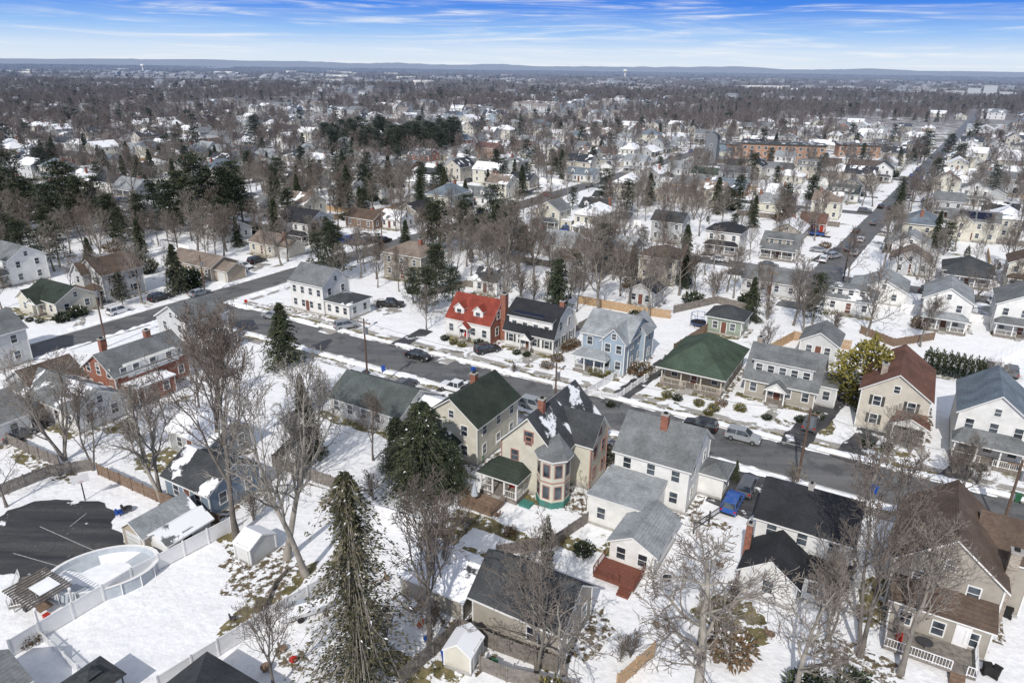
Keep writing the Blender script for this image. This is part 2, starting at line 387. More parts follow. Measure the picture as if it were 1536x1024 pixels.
def railing(b, pts, z, mat, h=.95):
    for (ax, ay), (bx, by) in zip(pts[:-1], pts[1:]):
        L = math.hypot(bx-ax, by-ay)
        if L < .2: continue
        for zz in (z+h, z+.12): b.cyl('railing', mat, (ax, ay, zz), (bx, by, zz), .045, n=4)
        n = max(2, int(L/.22))
        for i in range(n+1):
            t = i/n; r = .05 if i % 8 == 0 or i == n else .022
            b.cyl('railing', mat, (ax+(bx-ax)*t, ay+(by-ay)*t, z), (ax+(bx-ax)*t, ay+(by-ay)*t, z+h), r, n=4, cap=False)
def garagedoor(b, bd, face, s, w=2.6):
    obox(b, 'garage_door', 'garageoor', bd, face, s-w/2, s+w/2, .05, 2.15, -.02, .04)
    for i in range(1, 4): obox(b, 'garage_door', 'metal', bd, face, s-w/2, s+w/2, .05+i*.52, .08+i*.52, .041, .055)

OCC = []; FRONTS = []
def occ(px, py, w, d):
    x, y = P(px, py); cx = x-U[0]*w/2+W[0]*d/2; cy = y-U[1]*w/2+W[1]*d/2
    OCC.append((cx, cy, max(w, d)*.62)); FRONTS.append((x, y, w, d))
def q(name, px, py, w, d, fl, axis, rh, wall, roof, kind='gable', opts='', rot=0, h=None):
    b = MB(); wl = 'wall_'+wall; rm = roof if roof.startswith('roof') else 'roof_'+roof
    h = h or (.45+2.75*fl); bd = (-w, 0, 0, d)
    nw = max(2, int(w/2.8)); nd = max(2, int(d/3.4))
    block(b, bd, h, kind, axis, rh, wl, rm, fl, {'F': nw, 'R': nd, 'B': nw, 'L': nd}, shut='trimdark' if 's' in opts else None)
    if 'p' in opts: porch(b, (-w+.3, -.3, -2.3, 0), 2.7, rm, 'hip')
    if 'o' in opts: porch(b, (-w*.65, -w*.35, -1.6, 0), 2.6, rm, 'gable', .5, 2, False)
    if 'c' in opts: chimney(b, -w*.3, d*.5 if axis == 'x' else d*.35, h-1, h+rh+.9)
    if 'C' in opts: chimney(b, .42, d*.45, 0, h+rh+.8)
    if 'd' in opts:
        k = rh/(d/2)
        for fx in (.25, .75): dormer(b, -w*fx, d*.12, d*.45, h+.1, h+.12*d*k+1.1, 1.5, .6, wl, rm)
    if 'D' in opts: shed_dormer(b, -w*.85, -w*.15, d*.1, d*.45, h, h+2.0, rh*.85-2.0 if rh > 3 else .3, wl, rm, 3)
    if 'x' in opts:
        bx = (-w*.95, -w*.5, -1.6, d*.5); block(b, bx, h, 'gable', 'y', rh*.75, wl, rm, fl, {'F': 1}, found=False)
    if 'g' in opts:
        bx = (.02, 4.0, 1.2, d*.85); block(b, bx, 2.7, 'gable', 'x', 1.3, wl, rm, 0, {}, attic=False); garagedoor(b, bx, 'F', 2.0)
    if 'e' in opts:
        bx = (.02, 3.4, 1.5, d-1); block(b, bx, 3.0, 'flat', 'x', 1, wl, 'roofw_gray', 1, {'F': 1, 'R': 1})
    if 'v' in opts:
        k = rh/(d/2)
        for i in range(2):
            x0 = -w*.8+i*w*.35; y0_, y1_ = d*.08, d*.4
            b.slab('solar_panels', [(x0, y0_, h+y0_*k+.3), (x0+w*.32, y0_, h+y0_*k+.3), (x0+w*.32, y1_, h+y1_*k+.3), (x0, y1_, h+y1_*k+.3)], .06, 'solar', 'metal')
    vents(b, [(-w*.5, d*.62, h+rh*.6)])
    doorp(b, bd, 'F', -w*.5)
    put(name, b, px, py, rot); occ(px, py, w, d)

# ---------- hero houses ----------
def heroes():
    b = MB(); block(b, (-8.8, 0, 0, 7.5), 6.2, 'gable', 'x', 2.7, 'wall_white', 'roof_gray', 2, {'F': 4, 'R': 2, 'L': 2})
    block(b, (.02, 6.2, .5, 6.5), 3.2, 'hip', 'x', 1.1, 'wall_white', 'roofs_dark', 1, {'F': 3, 'R': 2}); vents(b, [(-5, 5, 8)])
    doorp(b, (-8.8, 0, 0, 7.5), 'F', -4.4)
    put('white_farmhouse', b, 487, 474); occ(487, 474, 15, 8)
    b = MB(); bd = (-9.6, 0, 0, 8)
    block(b, bd, 3.5, 'gable', 'x', 3.8, 'wall_white', 'roof_red', 1, {'F': 4, 'R': 2}, o=.2)
    for x in (-7.2, -3.1): dormer(b, x, .9, 3.6, 3.6, 5.5, 2.0, .9, 'wall_white', 'roof_red')
    b.box('brick_gable_wall', 'wall_brick', .0, .12, 0, 8, 0, 3.5)
    b.face('brick_gable_wall', 'wall_brick', [(.1, 0, 3.5), (.1, 8, 3.5), (.1, 4, 7.2)])
    for s in (2.2, 5.8): window(b, (0, .12, 0, 8), 'R', s, 1.2)
    window(b, (0, .12, 0, 8), 'R', 2.7, 4.2); window(b, (0, .12, 0, 8), 'R', 5.3, 4.2)
    chimney(b, .55, 4, 0, 8.6, s=.55); porch(b, (-6.1, -4.1, -1.2, 0), 2.6, 'roof_red', 'gable', .4, 2, False)
    doorp(b, bd, 'F', -5.1, .55, 'redplastic')
    put('red_roof_cape_house', b, 735, 517); occ(735, 517, 10, 9)
    b = MB(); bd = (-9.6, 0, 0, 8.8); block(b, bd, 3.2, 'gambrel', 'x', 4.6, 'wall_white', 'roof_black', 1, {'F': 4, 'R': 3}, shut='trimdark')
    shed_dormer(b, -9.1, -.5, .5, 3.6, 3.1, 5.9, .95, 'wall_white', 'roof_black', 4)
    b.slab('solar_panels', [(-8.5, .9, 6.25), (-2.5, .9, 6.25), (-2.5, 3.2, 6.95), (-8.5, 3.2, 6.95)], .06, 'solar', 'metal')
    for s in (2.7, 6.1): window(b, bd, 'R', s, 4.0)
    porch(b, (-6, -3.8, -1.4, 0), 2.6, 'roof_black', 'gable', .5, 2, False); chimney(b, -.6, 4.4, 4, 8.7, 'wall_brick', .4)
    doorp(b, bd, 'F', -4.9); put('dutch_colonial_house', b, 829, 534); occ(829, 534, 10, 9)
    b = MB(); bd = (-8.2, 0, 0, 9.5); block(b, bd, 5.9, 'gable', 'x', 2.6, 'wall_ltblue', 'roof_ltgray', 2, {'F': 3, 'R': 3})
    block(b, (-4.0, -.1, -1.5, 4.6), 5.9, 'gable', 'y', 2.0, 'wall_ltblue', 'roof_ltgray', 2, {'F': 2}, found=True)
    block(b, (-3.2, .9, 5.0, 9.2), 5.9, 'gable', 'y', 2.3, 'wall_ltblue', 'roof_ltgray', 2, {'R': 1})
    porch(b, (-8.2, -2.6, -3.4, -1.5), 2.8, 'roof_ltgray', 'hip', .9, 4)
    vents(b, [(-6, 6, 8)]); put('blue_house', b, 940, 561); occ(940, 561, 9, 10)
    b = MB(); bd = (-9.6, 0, 2.2, 14); block(b, bd, 3.2, 'none', wall='wall_tan', fl=1, wins={'F': 3, 'R': 4})
    hip(b, (-9.6, 0, 0, 14), 3.2, 3.6, .7, 'roof_green'); porch(b, (-9.6, 0, 0, 2.2), 3.18, 'roof_green', 'none', 0, 4, True, trim='wall_beige')
    for x in (-9.3, -6.3, -3.3, -.4): b.box('stone_piers', 'wall_stone', x-.3, x+.3, .02, .6, 0, 1.3)
    doorp(b, bd, 'F', -4.9, .5); put('green_roof_bungalow', b, 1080, 598); occ(1080, 596, 10, 14)
    b = MB(); bd = (-10, 0, 0, 9); block(b, bd, 3.3, 'gable', 'x', 4.0, 'wall_greige', 'roof_gray', 1, {'F': 4, 'R': 3}, o=.5)
    shed_dormer(b, -9.3, -.8, 1.0, 4.0, 3.5, 6.0, .65, 'wall_ltgray', 'roof_gray', 5)
    porch(b, (-6.6, -3.8, -1.8, 0), 2.7, 'roof_gray', 'gable', .6, 2, False); chimney(b, -9.5, 4.8, 4, 8.1, 'wall_stone')
    block(b, (.02, 2.6, 2.4, 8), 3.1, 'flat', wall='wall_ltgray', rm='roof_gray', fl=1, wins={'F': 1, 'R': 2})
    doorp(b, bd, 'F', -5.2); put('grey_dormer_house', b, 1218, 616); occ(1228, 616, 12, 9)
    b = MB(); bd = (-8.4, 0, 0, 12.5); block(b, bd, 6.0, 'gable', 'y', 2.9, 'wall_beige', 'roof_redbrown', 2, {'F': 2, 'R': 3}, shut='trimdark')
    porch(b, (-3.9, .3, -2.4, 0), 2.9, 'roof_redbrown', 'gable', .5, 3, True); b.box('shingle_apron', 'wall_brownw', -3.7, .1, -.35, -.02, 3.0, 3.9)
    chimney(b, -6.2, 3, 6, 9.0, 'wall_stone'); put('cream_gable_house', b, 1382, 662); occ(1382, 662, 8, 13)
    b = MB(); bd = (-8.0, 0, 0, 11); block(b, bd, 6.1, 'gable', 'y', 3.0, 'wall_white', 'roof_blue', 2, {'F': 3, 'R': 4})
    porch(b, (-8.0, -.2, -2.6, 0), 2.9, 'roof_gray', 'hip', 1.0, 4); put('white_porch_house', b, 1532, 702); occ(1532, 702, 8, 12)
    # near side, left to right
    b = MB(); bd = (-12.5, 0, 0, 8.5); block(b, bd, 3.0, 'gable', 'x', 2.3, 'wall_ltgray', 'roof_teal', 1, {'F': 5, 'R': 2})
    block(b, (.02, 3.6, 2.5, 8.3), 2.7, 'gable', 'x', 1.3, 'wall_ltgray', 'roofw_gray', 0, {'F': 1}, attic=False)
    put('ranch_house', b, 600, 655); occ(605, 655, 15, 9)
    b = MB(); bd = (-7.6, 0, 0, 10); block(b, bd, 5.7, 'gable', 'y', 2.8, 'wall_cream', 'roof_dkgreen', 2, {'F': 2, 'R': 3}); chimney(b, -5, 7, 6, 9)
    block(b, (-6.8, -2.6, -3, 0), 2.9, 'gable', 'y', 1.2, 'wall_cream', 'roofs_dkgreen', 1, {'F': 2}, attic=False)
    put('cream_house', b, 716, 700); occ(716, 700, 8, 10)
    b = MB(); bd = (-7.2, 0, 0, 11.5); block(b, bd, 6.2, 'gable', 'y', 3.7, 'wall_cream', 'roofs_dark', 2, {'F': 2, 'R': 3}, trim='trimpink', o=.5)
    block(b, (-2.0, 2.4, 4.2, 9), 6.2, 'gable', 'x', 2.6, 'wall_cream', 'roof_dark', 2, {'R': 2}, trim='trimpink')
    oc = [(-.4+1.9*math.cos(a), .2+1.9*math.sin(a)) for a in [math.pi*2*i/8+math.pi/8 for i in range(8)]]
    sc = lambda k: [(-.4+(x+.4)*k, .2+(y-.2)*k) for x, y in oc]
    b.prism('turret', 'wall_cream', oc, .8, 6.2); b.prism('turret', 'teal', sc(1.03), 0, .8)
    b.prism('turret', 'trimpink', sc(1.02), 3.25, 3.4); ov = sc(1.2); b.prism('turret', 'trim', ov, 6.1, 6.3)
    for i in range(8): b.face('turret_roof', 'roof_gray', [(*ov[i], 6.303), (*ov[(i+1) % 8], 6.303), (-.4, 1.2, 8.3)])
    for i in range(8):
        a = 2*math.pi*i/8+math.pi/4
        mx, my = -.4+1.9*math.cos(math.pi/8)*math.cos(a), .2+1.9*math.cos(math.pi/8)*math.sin(a); tx, ty = -math.sin(a), math.cos(a); nx, ny = math.cos(a), math.sin(a)
        for z in (1.2, 4.0):
            for (ww, hh, off, mt) in ((.5, .9, .02, 'trimpink'), (.38, .78, .04, 'glass')):
                zc = z+.8
                b.face('turret_windows', mt, [(mx+tx*s*ww+nx*off, my+ty*s*ww+ny*off, zc+t*hh) for s, t in ((-1, -1), (1, -1), (1, 1), (-1, 1))])
    porch(b, (-8.4, -3.4, -3.0, 0), 2.8, 'roof_dkgreen', 'hip', .9, 4, True, trim='trim', floor='woodgray')
    block(b, (-6.6, -3.8, -.7, 0), 2.7, 'none', wall='wall_cream', fl=0, wins={}, found=False); doorp(b, (-6.6, -3.8, -.7, 0), 'F', -5.2, .55, 'redplastic', 1.1)
    chimney(b, -3.4, 2.6, 8, 11.2, 'wall_brick', .35)
    b.box('deck', 'wood', -9.0, -4.6, -6.6, -3.6, .2, .5); railing(b, [(-9.0, -3.7), (-9.0, -6.6), (-4.6, -6.6), (-4.6, -3.7)], .5, 'wood')
    b.box('patio_steps', 'teal', -3.2, -1.8, -2.9, -1.7, 0, .3)
    window(b, bd, 'F', -3.6, 6.8, 1.1, 1.3, 'trimpink')
    put('victorian_house', b, 832, 752); occ(832, 750, 9, 12)
    b = MB(); bd = (-8.6, 0, 0, 8.4); block(b, bd, 5.9, 'gable', 'x', 3.1, 'wall_white', 'roof_gray', 2, {'F': 3, 'R': 2}); chimney(b, -4.2, 3.3, 8, 10.1, s=.4)
    block(b, (-8.8, -2.4, -7, 0), 3.6, 'flat', wall='wall_white', rm='roof_ltgray', fl=1, wins={'F': 2, 'R': 1, 'L': 2})
    block(b, (-3.9, .6, -12.2, -5.4), 3.0, 'gable', 'y', 1.2, 'wall_white', 'roof_ltgray', 1, {'F': 2, 'R': 2, 'L': 2}, attic=False)
    block(b, (.02, 2.8, 5.0, 8.2), 3, 'hip', rh=.8, wall='wall_white', rm='roof_gray', fl=1, wins={'R': 2})
    b.box('deck', 'woodred', -4.4, -.2, -15.2, -12.22, .35, .7); railing(b, [(-4.4, -12.3), (-4.4, -15.2), (-1.8, -15.2)], .7, 'woodred'); railing(b, [(-.2, -15.2), (-.2, -12.3)], .7, 'woodred')
    for i in range(3): b.box('deck_steps', 'woodred', -1.6, -.4, -15.5-.3*i, -15.2-.3*i, 0, .5-.15*i)
    put('white_colonial_house', b, 1026, 772); occ(1025, 770, 9, 9)
    b = MB(); bd = (-8.6, 0, 0, 8); block(b, bd, 5.6, 'gable', 'x', 2.2, 'wall_white', 'roof_black', 2, {'F': 3, 'R': 2}); chimney(b, -4.6, 4.0, 6.6, 8.4, 'concrete', .25)
    block(b, (-8.6, -3.6, -5.2, 0), 3.0, 'gable', 'y', 1.8, 'wall_white', 'roof_black', 1, {'F': 1, 'R': 1}, attic=False)
    block(b, (-3.2, 0, -3.2, 0), 2.8, 'hip', rh=.7, wall='wall_white', rm='roof_black', fl=1, wins={'F': 2, 'R': 1}); chimney(b, -8.9, -2, 0, 5.8, 'wall_brick', .3)
    put('white_black_roof_house', b, 1262, 888); occ(1255, 885, 9, 9)
    b = MB(); bd = (-8.4, 0, 0, 10.5); block(b, bd, 6.0, 'gable', 'y', 3.4, 'wall_greige', 'roof_brown', 2, {'F': 2, 'R': 3}); chimney(b, .42, 2.6, 0, 8.3, 'wall_stone', .4)
    block(b, (-1.8, 2.4, 5.0, 10.2), 6.0, 'gable', 'x', 2.6, 'wall_greige', 'roof_brown', 2, {'R': 2})
    block(b, (-8.0, -.4, -2.6, 0), 3.2, 'none', wall='wall_greige', fl=1, wins={'F': 3, 'R': 1}); shed(b, (-8, -.4, -2.6, 0), 3.3, 4.3, 'y', .3, 'roof_brown')
    b.box('deck', 'woodgray', -8.0, -1.2, -6.0, -2.6, .5, .75); railing(b, [(-8, -2.7), (-8, -6), (-3, -6)], .75, 'white'); railing(b, [(-1.9, -6), (-1.2, -6), (-1.2, -2.7)], .75, 'white')
    for i in range(4): b.box('deck_steps', 'wood', -3, -1.9, -6.3-.3*i, -6.0-.3*i, 0, .65-.16*i)
    b.cyl('patio_table', 'darkmetal', (-5, -4.5, .75), (-5, -4.5, 1.45), .05); b.cyl('patio_table', 'darkmetal', (-5, -4.5, 1.45), (-5, -4.5, 1.5), .6, n=12)
    b.box('grill', 'redplastic', -7.2, -6.7, -4.8, -4.4, .75, 1.5)
    doorp(b, (-8, -.4, -2.6, 0), 'F', -2.4, .75, 'white'); put('tan_house', b, 1482, 965); occ(1482, 960, 9, 11)
    b = MB(); bd = (-8.6, 0, 0, 6.4); block(b, bd, 3.5, 'gable', 'x', 2.5, 'wall_greige', 'roof_dark', 0, {}, o=.4, trim='trim')
    window(b, bd, 'F', -2.6, 1.2); window(b, bd, 'R', 2, 1.2); window(b, bd, 'R', 4.8, 1.2); obox(b, 'gutter', 'trim', bd, 'F', -8.9, .3, 3.3, 3.42, .42, .5)
    put('tan_garage', b, 838, 996); occ(835, 990, 9, 7)
    b = MB(); bd = (-7, 0, 0, 5.5); block(b, bd, 2.6, 'gable', 'x', 1.7, 'wall_greige', 'roofw_dark', 0, {}, attic=False); window(b, bd, 'R', 2.7, 1.1)
    put('snowy_garage', b, 694, 932); occ(690, 928, 7, 6)
    b = MB(); bd = (-2.4, 0, 0, 2.4); block(b, bd, 2.0, 'gable', 'y', .9, 'wall_cream', 'roofw_gray', 0, {}, o=.15, attic=False); doorp(b, bd, 'R', 1.2, .1, 'trim', 1.2)
    put('garden_shed', b, 706, 1014, 8); occ(700, 1008, 3, 3)
    # left group
    b = MB(); bd = (-7.6, 0, 0, 12); block(b, bd, 4.4, 'gable', 'y', 2.6, 'wall_brick', 'roof_gray', 2, {'F': 3, 'R': 4}); b.box('upper_wall', 'wall_white', -.9, .12, 2, 10.4, 3.5, 5.4)
    for s in (3.4, 6.1, 8.8): window(b, (-.9, .12, 2, 10.4), 'R', s, 3.9)
    chimney(b, -4, 8.4, 6, 8.1); chimney(b, -7, 3, 5, 7.8); block(b, (.02, 3.4, 1, 7), 2.8, 'flat', wall='wall_brick', rm='roofw_gray', fl=1, wins={'F': 1, 'R': 2})
    put('brick_house', b, 180, 606); occ(180, 604, 9, 13)
    q('grey_roof_house', 288, 534, 8, 8, 2, 'y', 2.3, 'ltgray', 'gray', opts='e')
    q('white_long_house', 120, 652, 16, 7, 1, 'x', 2.0, 'white', 'roofs_gray', opts='')
    q('grey_house', 62, 618, 8, 7, 1, 'y', 2.3, 'gray', 'brown', opts='')
    q('blue_cottage', 318, 778, 7.5, 7, 1, 'x', 2.0, 'blue2', 'roofs_dark', opts='')
    q('grey_shed_house', 320, 700, 8, 6, 1, 'x', 1.6, 'gray', 'roofw_dark', opts='')
    b = MB(); bd = (-3.4, 0, 0, 6); block(b, bd, 2.3, 'gable', 'y', 1.2, 'wall_tan', 'roofs_ltgray', 0, {}, attic=False, o=.25); garagedoor(b, bd, 'F', -1.7, 2.4)
    block(b, (.02, 2.8, .8, 5.6), 2.2, 'gable', 'y', .8, 'wall_white', 'roofw_gray', 0, {}, attic=False); window(b, (.02, 2.8, .8, 5.6), 'R', 3, 1)
    put('detached_garage', b, 220, 834); occ(232, 832, 6, 6)
    b = MB(); bd = (-2.3, 0, 0, 3.2); block(b, bd, 2.0, 'gable', 'x', .8, 'wall_ltgray', 'roofw_gray', 0, {}, o=.12, attic=False); doorp(b, bd, 'F', -1.1, .1, 'garageoor', 1.3)
    put('white_shed', b, 378, 850); occ(378, 850, 3, 4)
    b = MB(); bd = (-6.5, 0, 0, 6.5); block(b, bd, 2.5, 'hip', rh=1.7, wall='wall_gray', rm='roof_dark', fl=1, wins={'F': 2}); put('dark_hip_roof_house', b, 290, 1180)
    b = MB(); bd = (-5, 0, 0, 5); block(b, bd, 2.4, 'gable', 'y', 1.4, 'wall_gray', 'roof_gray', 1, {'F': 1, 'R': 2}); put('grey_bungalow', b, -60, 1130, 0)
heroes()
for a in [
 ('grey_victorian_house', 160, 454, 8, 9, 2, 'y', 2.6, 'ltgray', 'brown', 'gable', 'pxs'), ('green_roof_house', 88, 478, 11, 8, 1, 'x', 2.2, 'cream', 'dkgreen', 'gable', 'xo'),
 ('tan_ranch_house', 318, 422, 15, 7.5, 1, 'x', 1.8, 'tan', 'tan', 'gable', 'g'), ('beige_house', 412, 386, 9, 8, 1, 'x', 2, 'beige', 'tan', 'gable', 'Cg'),
 ('black_roof_farmhouse', 464, 368, 12, 10, 2, 'x', 2.8, 'white', 'black', 'gable', 'xpg'), ('brown_roof_bungalow', 560, 346, 11, 8, 1, 'x', 2, 'brownw', 'brown', 'gable', 'c'),
 ('tan_duplex', 632, 425, 11, 9, 2, 'x', 2.2, 'greige', 'tan', 'hip', 'c'), ('yellow_house', 838, 346, 8, 8, 2, 'y', 2.4, 'cream', 'gray', 'gable', 'pe'),
 ('white_cottage', 905, 330, 9, 8, 1, 'x', 2.8, 'white', 'dark', 'gable', 'dC'), ('grey_colonial', 1020, 366, 9, 8, 2, 'x', 2.2, 'gray', 'dark', 'gable', ''),
 ('white_bungalow', 1106, 384, 9, 9, 2, 'x', 2.0, 'white', 'black', 'hip', 'p'), ('tan_bungalow', 1192, 392, 9, 9, 1, 'x', 3.0, 'greige', 'gray', 'gable', 'Dp'),
 ('grey_colonial', 942, 412, 9, 9, 2, 'x', 2.3, 'gray', 'ltgray', 'gable', 'ps'), ('cream_chimney_house', 1012, 428, 9, 9, 2, 'y', 2.0, 'beige', 'brown', 'hip', 'C'),
 ('grey_ranch_house', 1195, 450, 12, 9, 1, 'x', 2.2, 'ltgray', 'gray', 'gable', ''), ('white_hip_house', 1306, 478, 9, 9, 1, 'x', 2.2, 'white', 'roofs_gray', 'hip', 'D'),
 ('pale_blue_roof_house', 1448, 500, 8, 11, 2, 'y', 2.4, 'white', 'ltgray', 'gable', 'p'), ('dark_hip_house', 1485, 434, 10, 10, 1, 'x', 2.8, 'ltgray', 'dark', 'hip', 'p'),
 ('tan_roof_house', 1392, 415, 9, 9, 1, 'y', 2.6, 'ltgray', 'tan', 'gable', 'x'), ('red_barn', 1234, 352, 7, 6, 1, 'x', 2.6, 'red', 'redbrown', 'gambrel', ''),
 ('solar_roof_house', 1492, 366, 13, 9, 2, 'x', 2.4, 'cream', 'gray', 'gable', 'vx'), ('white_house', 1480, 310, 9, 9, 2, 'y', 2.4, 'white', 'gray', 'gable', 'p'),
 ('green_garage', 1110, 507, 6.5, 6, 1, 'x', 1.8, 'green', 'dark', 'hip', ''), ('white_house', 965, 262, 10, 9, 2, 'x', 2.4, 'white', 'ltgray', 'gable', 'p'),
 ('white_house', 888, 275, 13, 8, 1, 'x', 2.4, 'white', 'blue', 'gable', 'd'), ('green_roof_house', 1075, 274, 12, 9, 1, 'x', 2.4, 'white', 'green', 'gable', ''),
 ('tan_house', 1025, 305, 12, 9, 1, 'x', 2.4, 'beige', 'tan', 'hip', 'g'), ('brick_house', 740, 240, 12, 10, 2, 'x', 2.2, 'brickorange', 'redbrown', 'gable', 'C'),
 ('white_gable_house', 1335, 275, 8, 9, 2, 'y', 2.8, 'white', 'dark', 'gable', 'p'), ('grey_house', 1225, 270, 9, 9, 2, 'x', 2.4, 'beige', 'gray', 'gable', 'D'),
 ('white_house', 1285, 305, 11, 9, 1, 'x', 2.8, 'white', 'teal', 'gable', 'D'), ('red_brick_ranch', 120, 247, 14, 8, 1, 'x', 2, 'brick', 'dark', 'gable', ''),
 ('blue_ranch', 178, 252, 14, 8, 1, 'x', 2, 'white', 'blue', 'gable', 'g'), ('grey_ranch_house', 245, 345, 12, 8, 1, 'x', 2.0, 'ltgray', 'dark', 'gable', ''),
 ('garage', 600, 346, 8, 7, 1, 'x', 2, 'white', 'roofw_gray', 'gable', ''), ('garage', 690, 300, 8, 7, 1, 'x', 2, 'ltgray', 'roofw_gray', 'gable', ''),
 ('garage', 745, 445, 6, 6, 1, 'x', 2, 'white', 'roofs_dark', 'gable', ''), ('white_house', 650, 275, 10, 8, 1, 'x', 2.4, 'white', 'dark', 'gable', ''), ('white_house', 480, 275, 10, 8, 1, 'x', 2.4, 'cream', 'brown', 'gable', ''),
 ('white_house', 560, 300, 12, 8, 1, 'x', 2.2, 'white', 'roofs_gray', 'gable', 'g'), ('white_house', 390, 320, 12, 8, 1, 'x', 2.2, 'ltgray', 'roofs_gray', 'gable', ''), ('white_house', 730, 310, 10, 8, 1, 'x', 2.8, 'white', 'gray', 'gable', 'd'),
 ('grey_house', 1440, 330, 9, 9, 2, 'x', 2.3, 'ltgray', 'gray', 'gable', 'p'), ('garage', 1252, 545, 6, 7, 1, 'y', 1.8, 'ltgray', 'gray', 'gable', ''),
 ('garage', 980, 462, 6, 6, 1, 'y', 1.6, 'ltgray', 'dark', 'gable', ''), ('white_house', 1570, 512, 9, 11, 2, 'y', 2.4, 'white', 'gray', 'gable', 'p'), ('white_house', 1575, 440, 9, 9, 2, 'y', 2.4, 'cream', 'brown', 'gable', 'p'),
 ('grey_house', -30, 566, 9, 8, 2, 'y', 2.4, 'ltgray', 'gray', 'gable', ''), ('white_house', -50, 690, 9, 8, 1, 'y', 2.4, 'white', 'gray', 'gable', ''),
 ('grey_house', 20, 430, 9, 8, 2, 'x', 2.4, 'white', 'gray', 'gable', 'p'), ('white_house', 1790, 880, 9, 10, 2, 'y', 2.6, 'white', 'gray', 'gable', 'p'),
]: q(*a)

# ---------- strips, roads ----------
def strip_pts(p0, p1, w, z, jit):
    d = Vector((p1[0]-p0[0], p1[1]-p0[1])); L = d.length; d.normalize(); n = Vector((-d.y, d.x)); k = max(1, int(L/1.0)) if jit else 1
    v = []; f = []
    for i in range(k+1):
        c = Vector(p0)+d*L*i/k
        for s in (-1, 1):
            e = w/2+(jit*(noise.noise(Vector((c.x*.6, c.y*.6, s*7.3)))*1.6+noise.noise(Vector((c.x*1.9, c.y*1.9, s*3.3)))*.9) if jit else 0)
            v.append((c.x+n.x*s*e, c.y+n.y*s*e, z))
        if i: f.append((2*i-2, 2*i, 2*i+1, 2*i-1))
    return v, f
def strip(name, p0, p1, w, z, mat, jit=0.0):
    v, f = strip_pts(p0, p1, w, z, jit)
    me = bpy.data.meshes.new(name); me.from_pydata(v, [], f); me.materials.append(MATS[mat]); o = bpy.data.objects.new(name, me); COL.objects.link(o)
    return o
ROADS = []
def road(p0, p1, w, z, j=0): strip('street', p0, p1, w, z, 'road', j); ROADS.append((p0, p1, w))
road(AB(-99, 0), AB(170, 0), 8.6, .012, .15)
road(AB(-100, -140), AB(-93, 420), 8.4, .016, .15)
r0 = P(1225, 425); r1 = P(1478, 158); dv = (r1[0]-r0[0], r1[1]-r0[1])
road((r0[0]-dv[0]*.02, r0[1]-dv[1]*.02), r1, 7.2, .02, .2)
for i, bb in enumerate((95, 190, 290, 400, 520)): road(AB(-93 if i else -60, bb), AB(330, bb), 6.6, .024, .2)
for i, bb in enumerate((60, 160, 270, 390)): road(AB(-420, bb), AB(-104, bb), 6.6, .028, .2)
road(AB(-220, -60), AB(-210, 500), 6.6, .032, .2)
def ridge(b, part, mat, p0, p1, w, h, seed, gap=.35):
    d = Vector((p1[0]-p0[0], p1[1]-p0[1])); L = d.length; d.normalize(); n = Vector((-d.y, d.x)); k = int(L/.45); prev = None
    for i in range(k+1):
        c = Vector(p0)+d*L*i/k
        g = noise.noise(Vector((i*.07, seed, 0)))+.5*noise.noise(Vector((i*.35, seed, 4)))
        s = max(0, min(1, (g+gap)*2.2))
        if s <= .02: prev = None; continue
        ww = w*(.5+.5*s); hh = h*s*(.6+.6*abs(noise.noise(Vector((i*.8, seed, 9)))))
        off = .25*noise.noise(Vector((i*.3, seed, 2)))
        ring = [(c.x+n.x*(t*ww+off), c.y+n.y*(t*ww+off), z) for t, z in ((-.5, .0), (-.28, hh*.75), (0, hh), (.28, hh*.7), (.5, .0))]
        if prev:
            for j in range(4): b.face(part, mat, [prev[j+1], prev[j], ring[j], ring[j+1]])
        prev = ring
b = MB()
for s, sd in ((-1, 1), (1, 5)):
    ridge(b, 'bank', 'snow', AB(-92, s*5.3), AB(150, s*5.3), 1.8, .5, sd)
    ridge(b, 'bank2', 'snow', AB(-92, s*4.4), AB(150, s*4.4), .9, .25, sd+20, .15)
    ridge(b, 'bank3', 'snow', AB(-98+s*5.2, 6), AB(-94+s*5.2, 120), 1.4, .45, sd+40)
ridge(b, 'bank4', 'snow', AB(-105.5, -90), AB(-104, -6), 1.4, .45, 77); ridge(b, 'bank5', 'snow', AB(-95.5, -90), AB(-95, -6), 1.4, .45, 78)
place('snow_bank', b.meshes('snow_bank'), 0, 0)
def kerb(p0, p1):
    d = Vector((p1[0]-p0[0], p1[1]-p0[1])); L = d.length; an = math.atan2(d.y, d.x)
    b = MB(); b.box('kerb', 'concrete', 0, L, -.08, .08, 0, .13); place('kerb', b.meshes('kerb'), p0[0], p0[1], 0, an)
for s in (-1, 1):
    kerb(AB(-91, s*4.4), AB(170, s*4.4)); strip('sidewalk', AB(-90, s*7.3), AB(170, s*7.3), 1.4, .05, 'walk', .15)
    strip('grass_verge', AB(-90, s*6.2), AB(170, s*6.2), 1.2, .04, 'grass', .5)
kerb(AB(-94.4+.3, 6), AB(-90.5, 300)); kerb(AB(-103.2, -140), AB(-98, 400)); strip('sidewalk', AB(-90.5, 8.9), AB(-89.5, 90), 1.3, .05, 'walk', .15)
def drv(a, c, w, mat='drive', z=.064, nm='driveway', j=.25): strip(nm, P(*a), P(*c), w, z, mat, j)
drv((915, 607), (1010, 535), 3.0); drv((1183, 672), (1262, 590), 3.6); drv((1262, 690), (1330, 628), 3.2); drv((1090, 765), (1145, 715), 5.5)
drv((485, 500), (545, 478), 3.2, 'walk'); drv((592, 520), (640, 495), 3); drv((660, 545), (715, 517), 3.0, 'walk'); drv((752, 563), (805, 532), 2.6, 'walk')
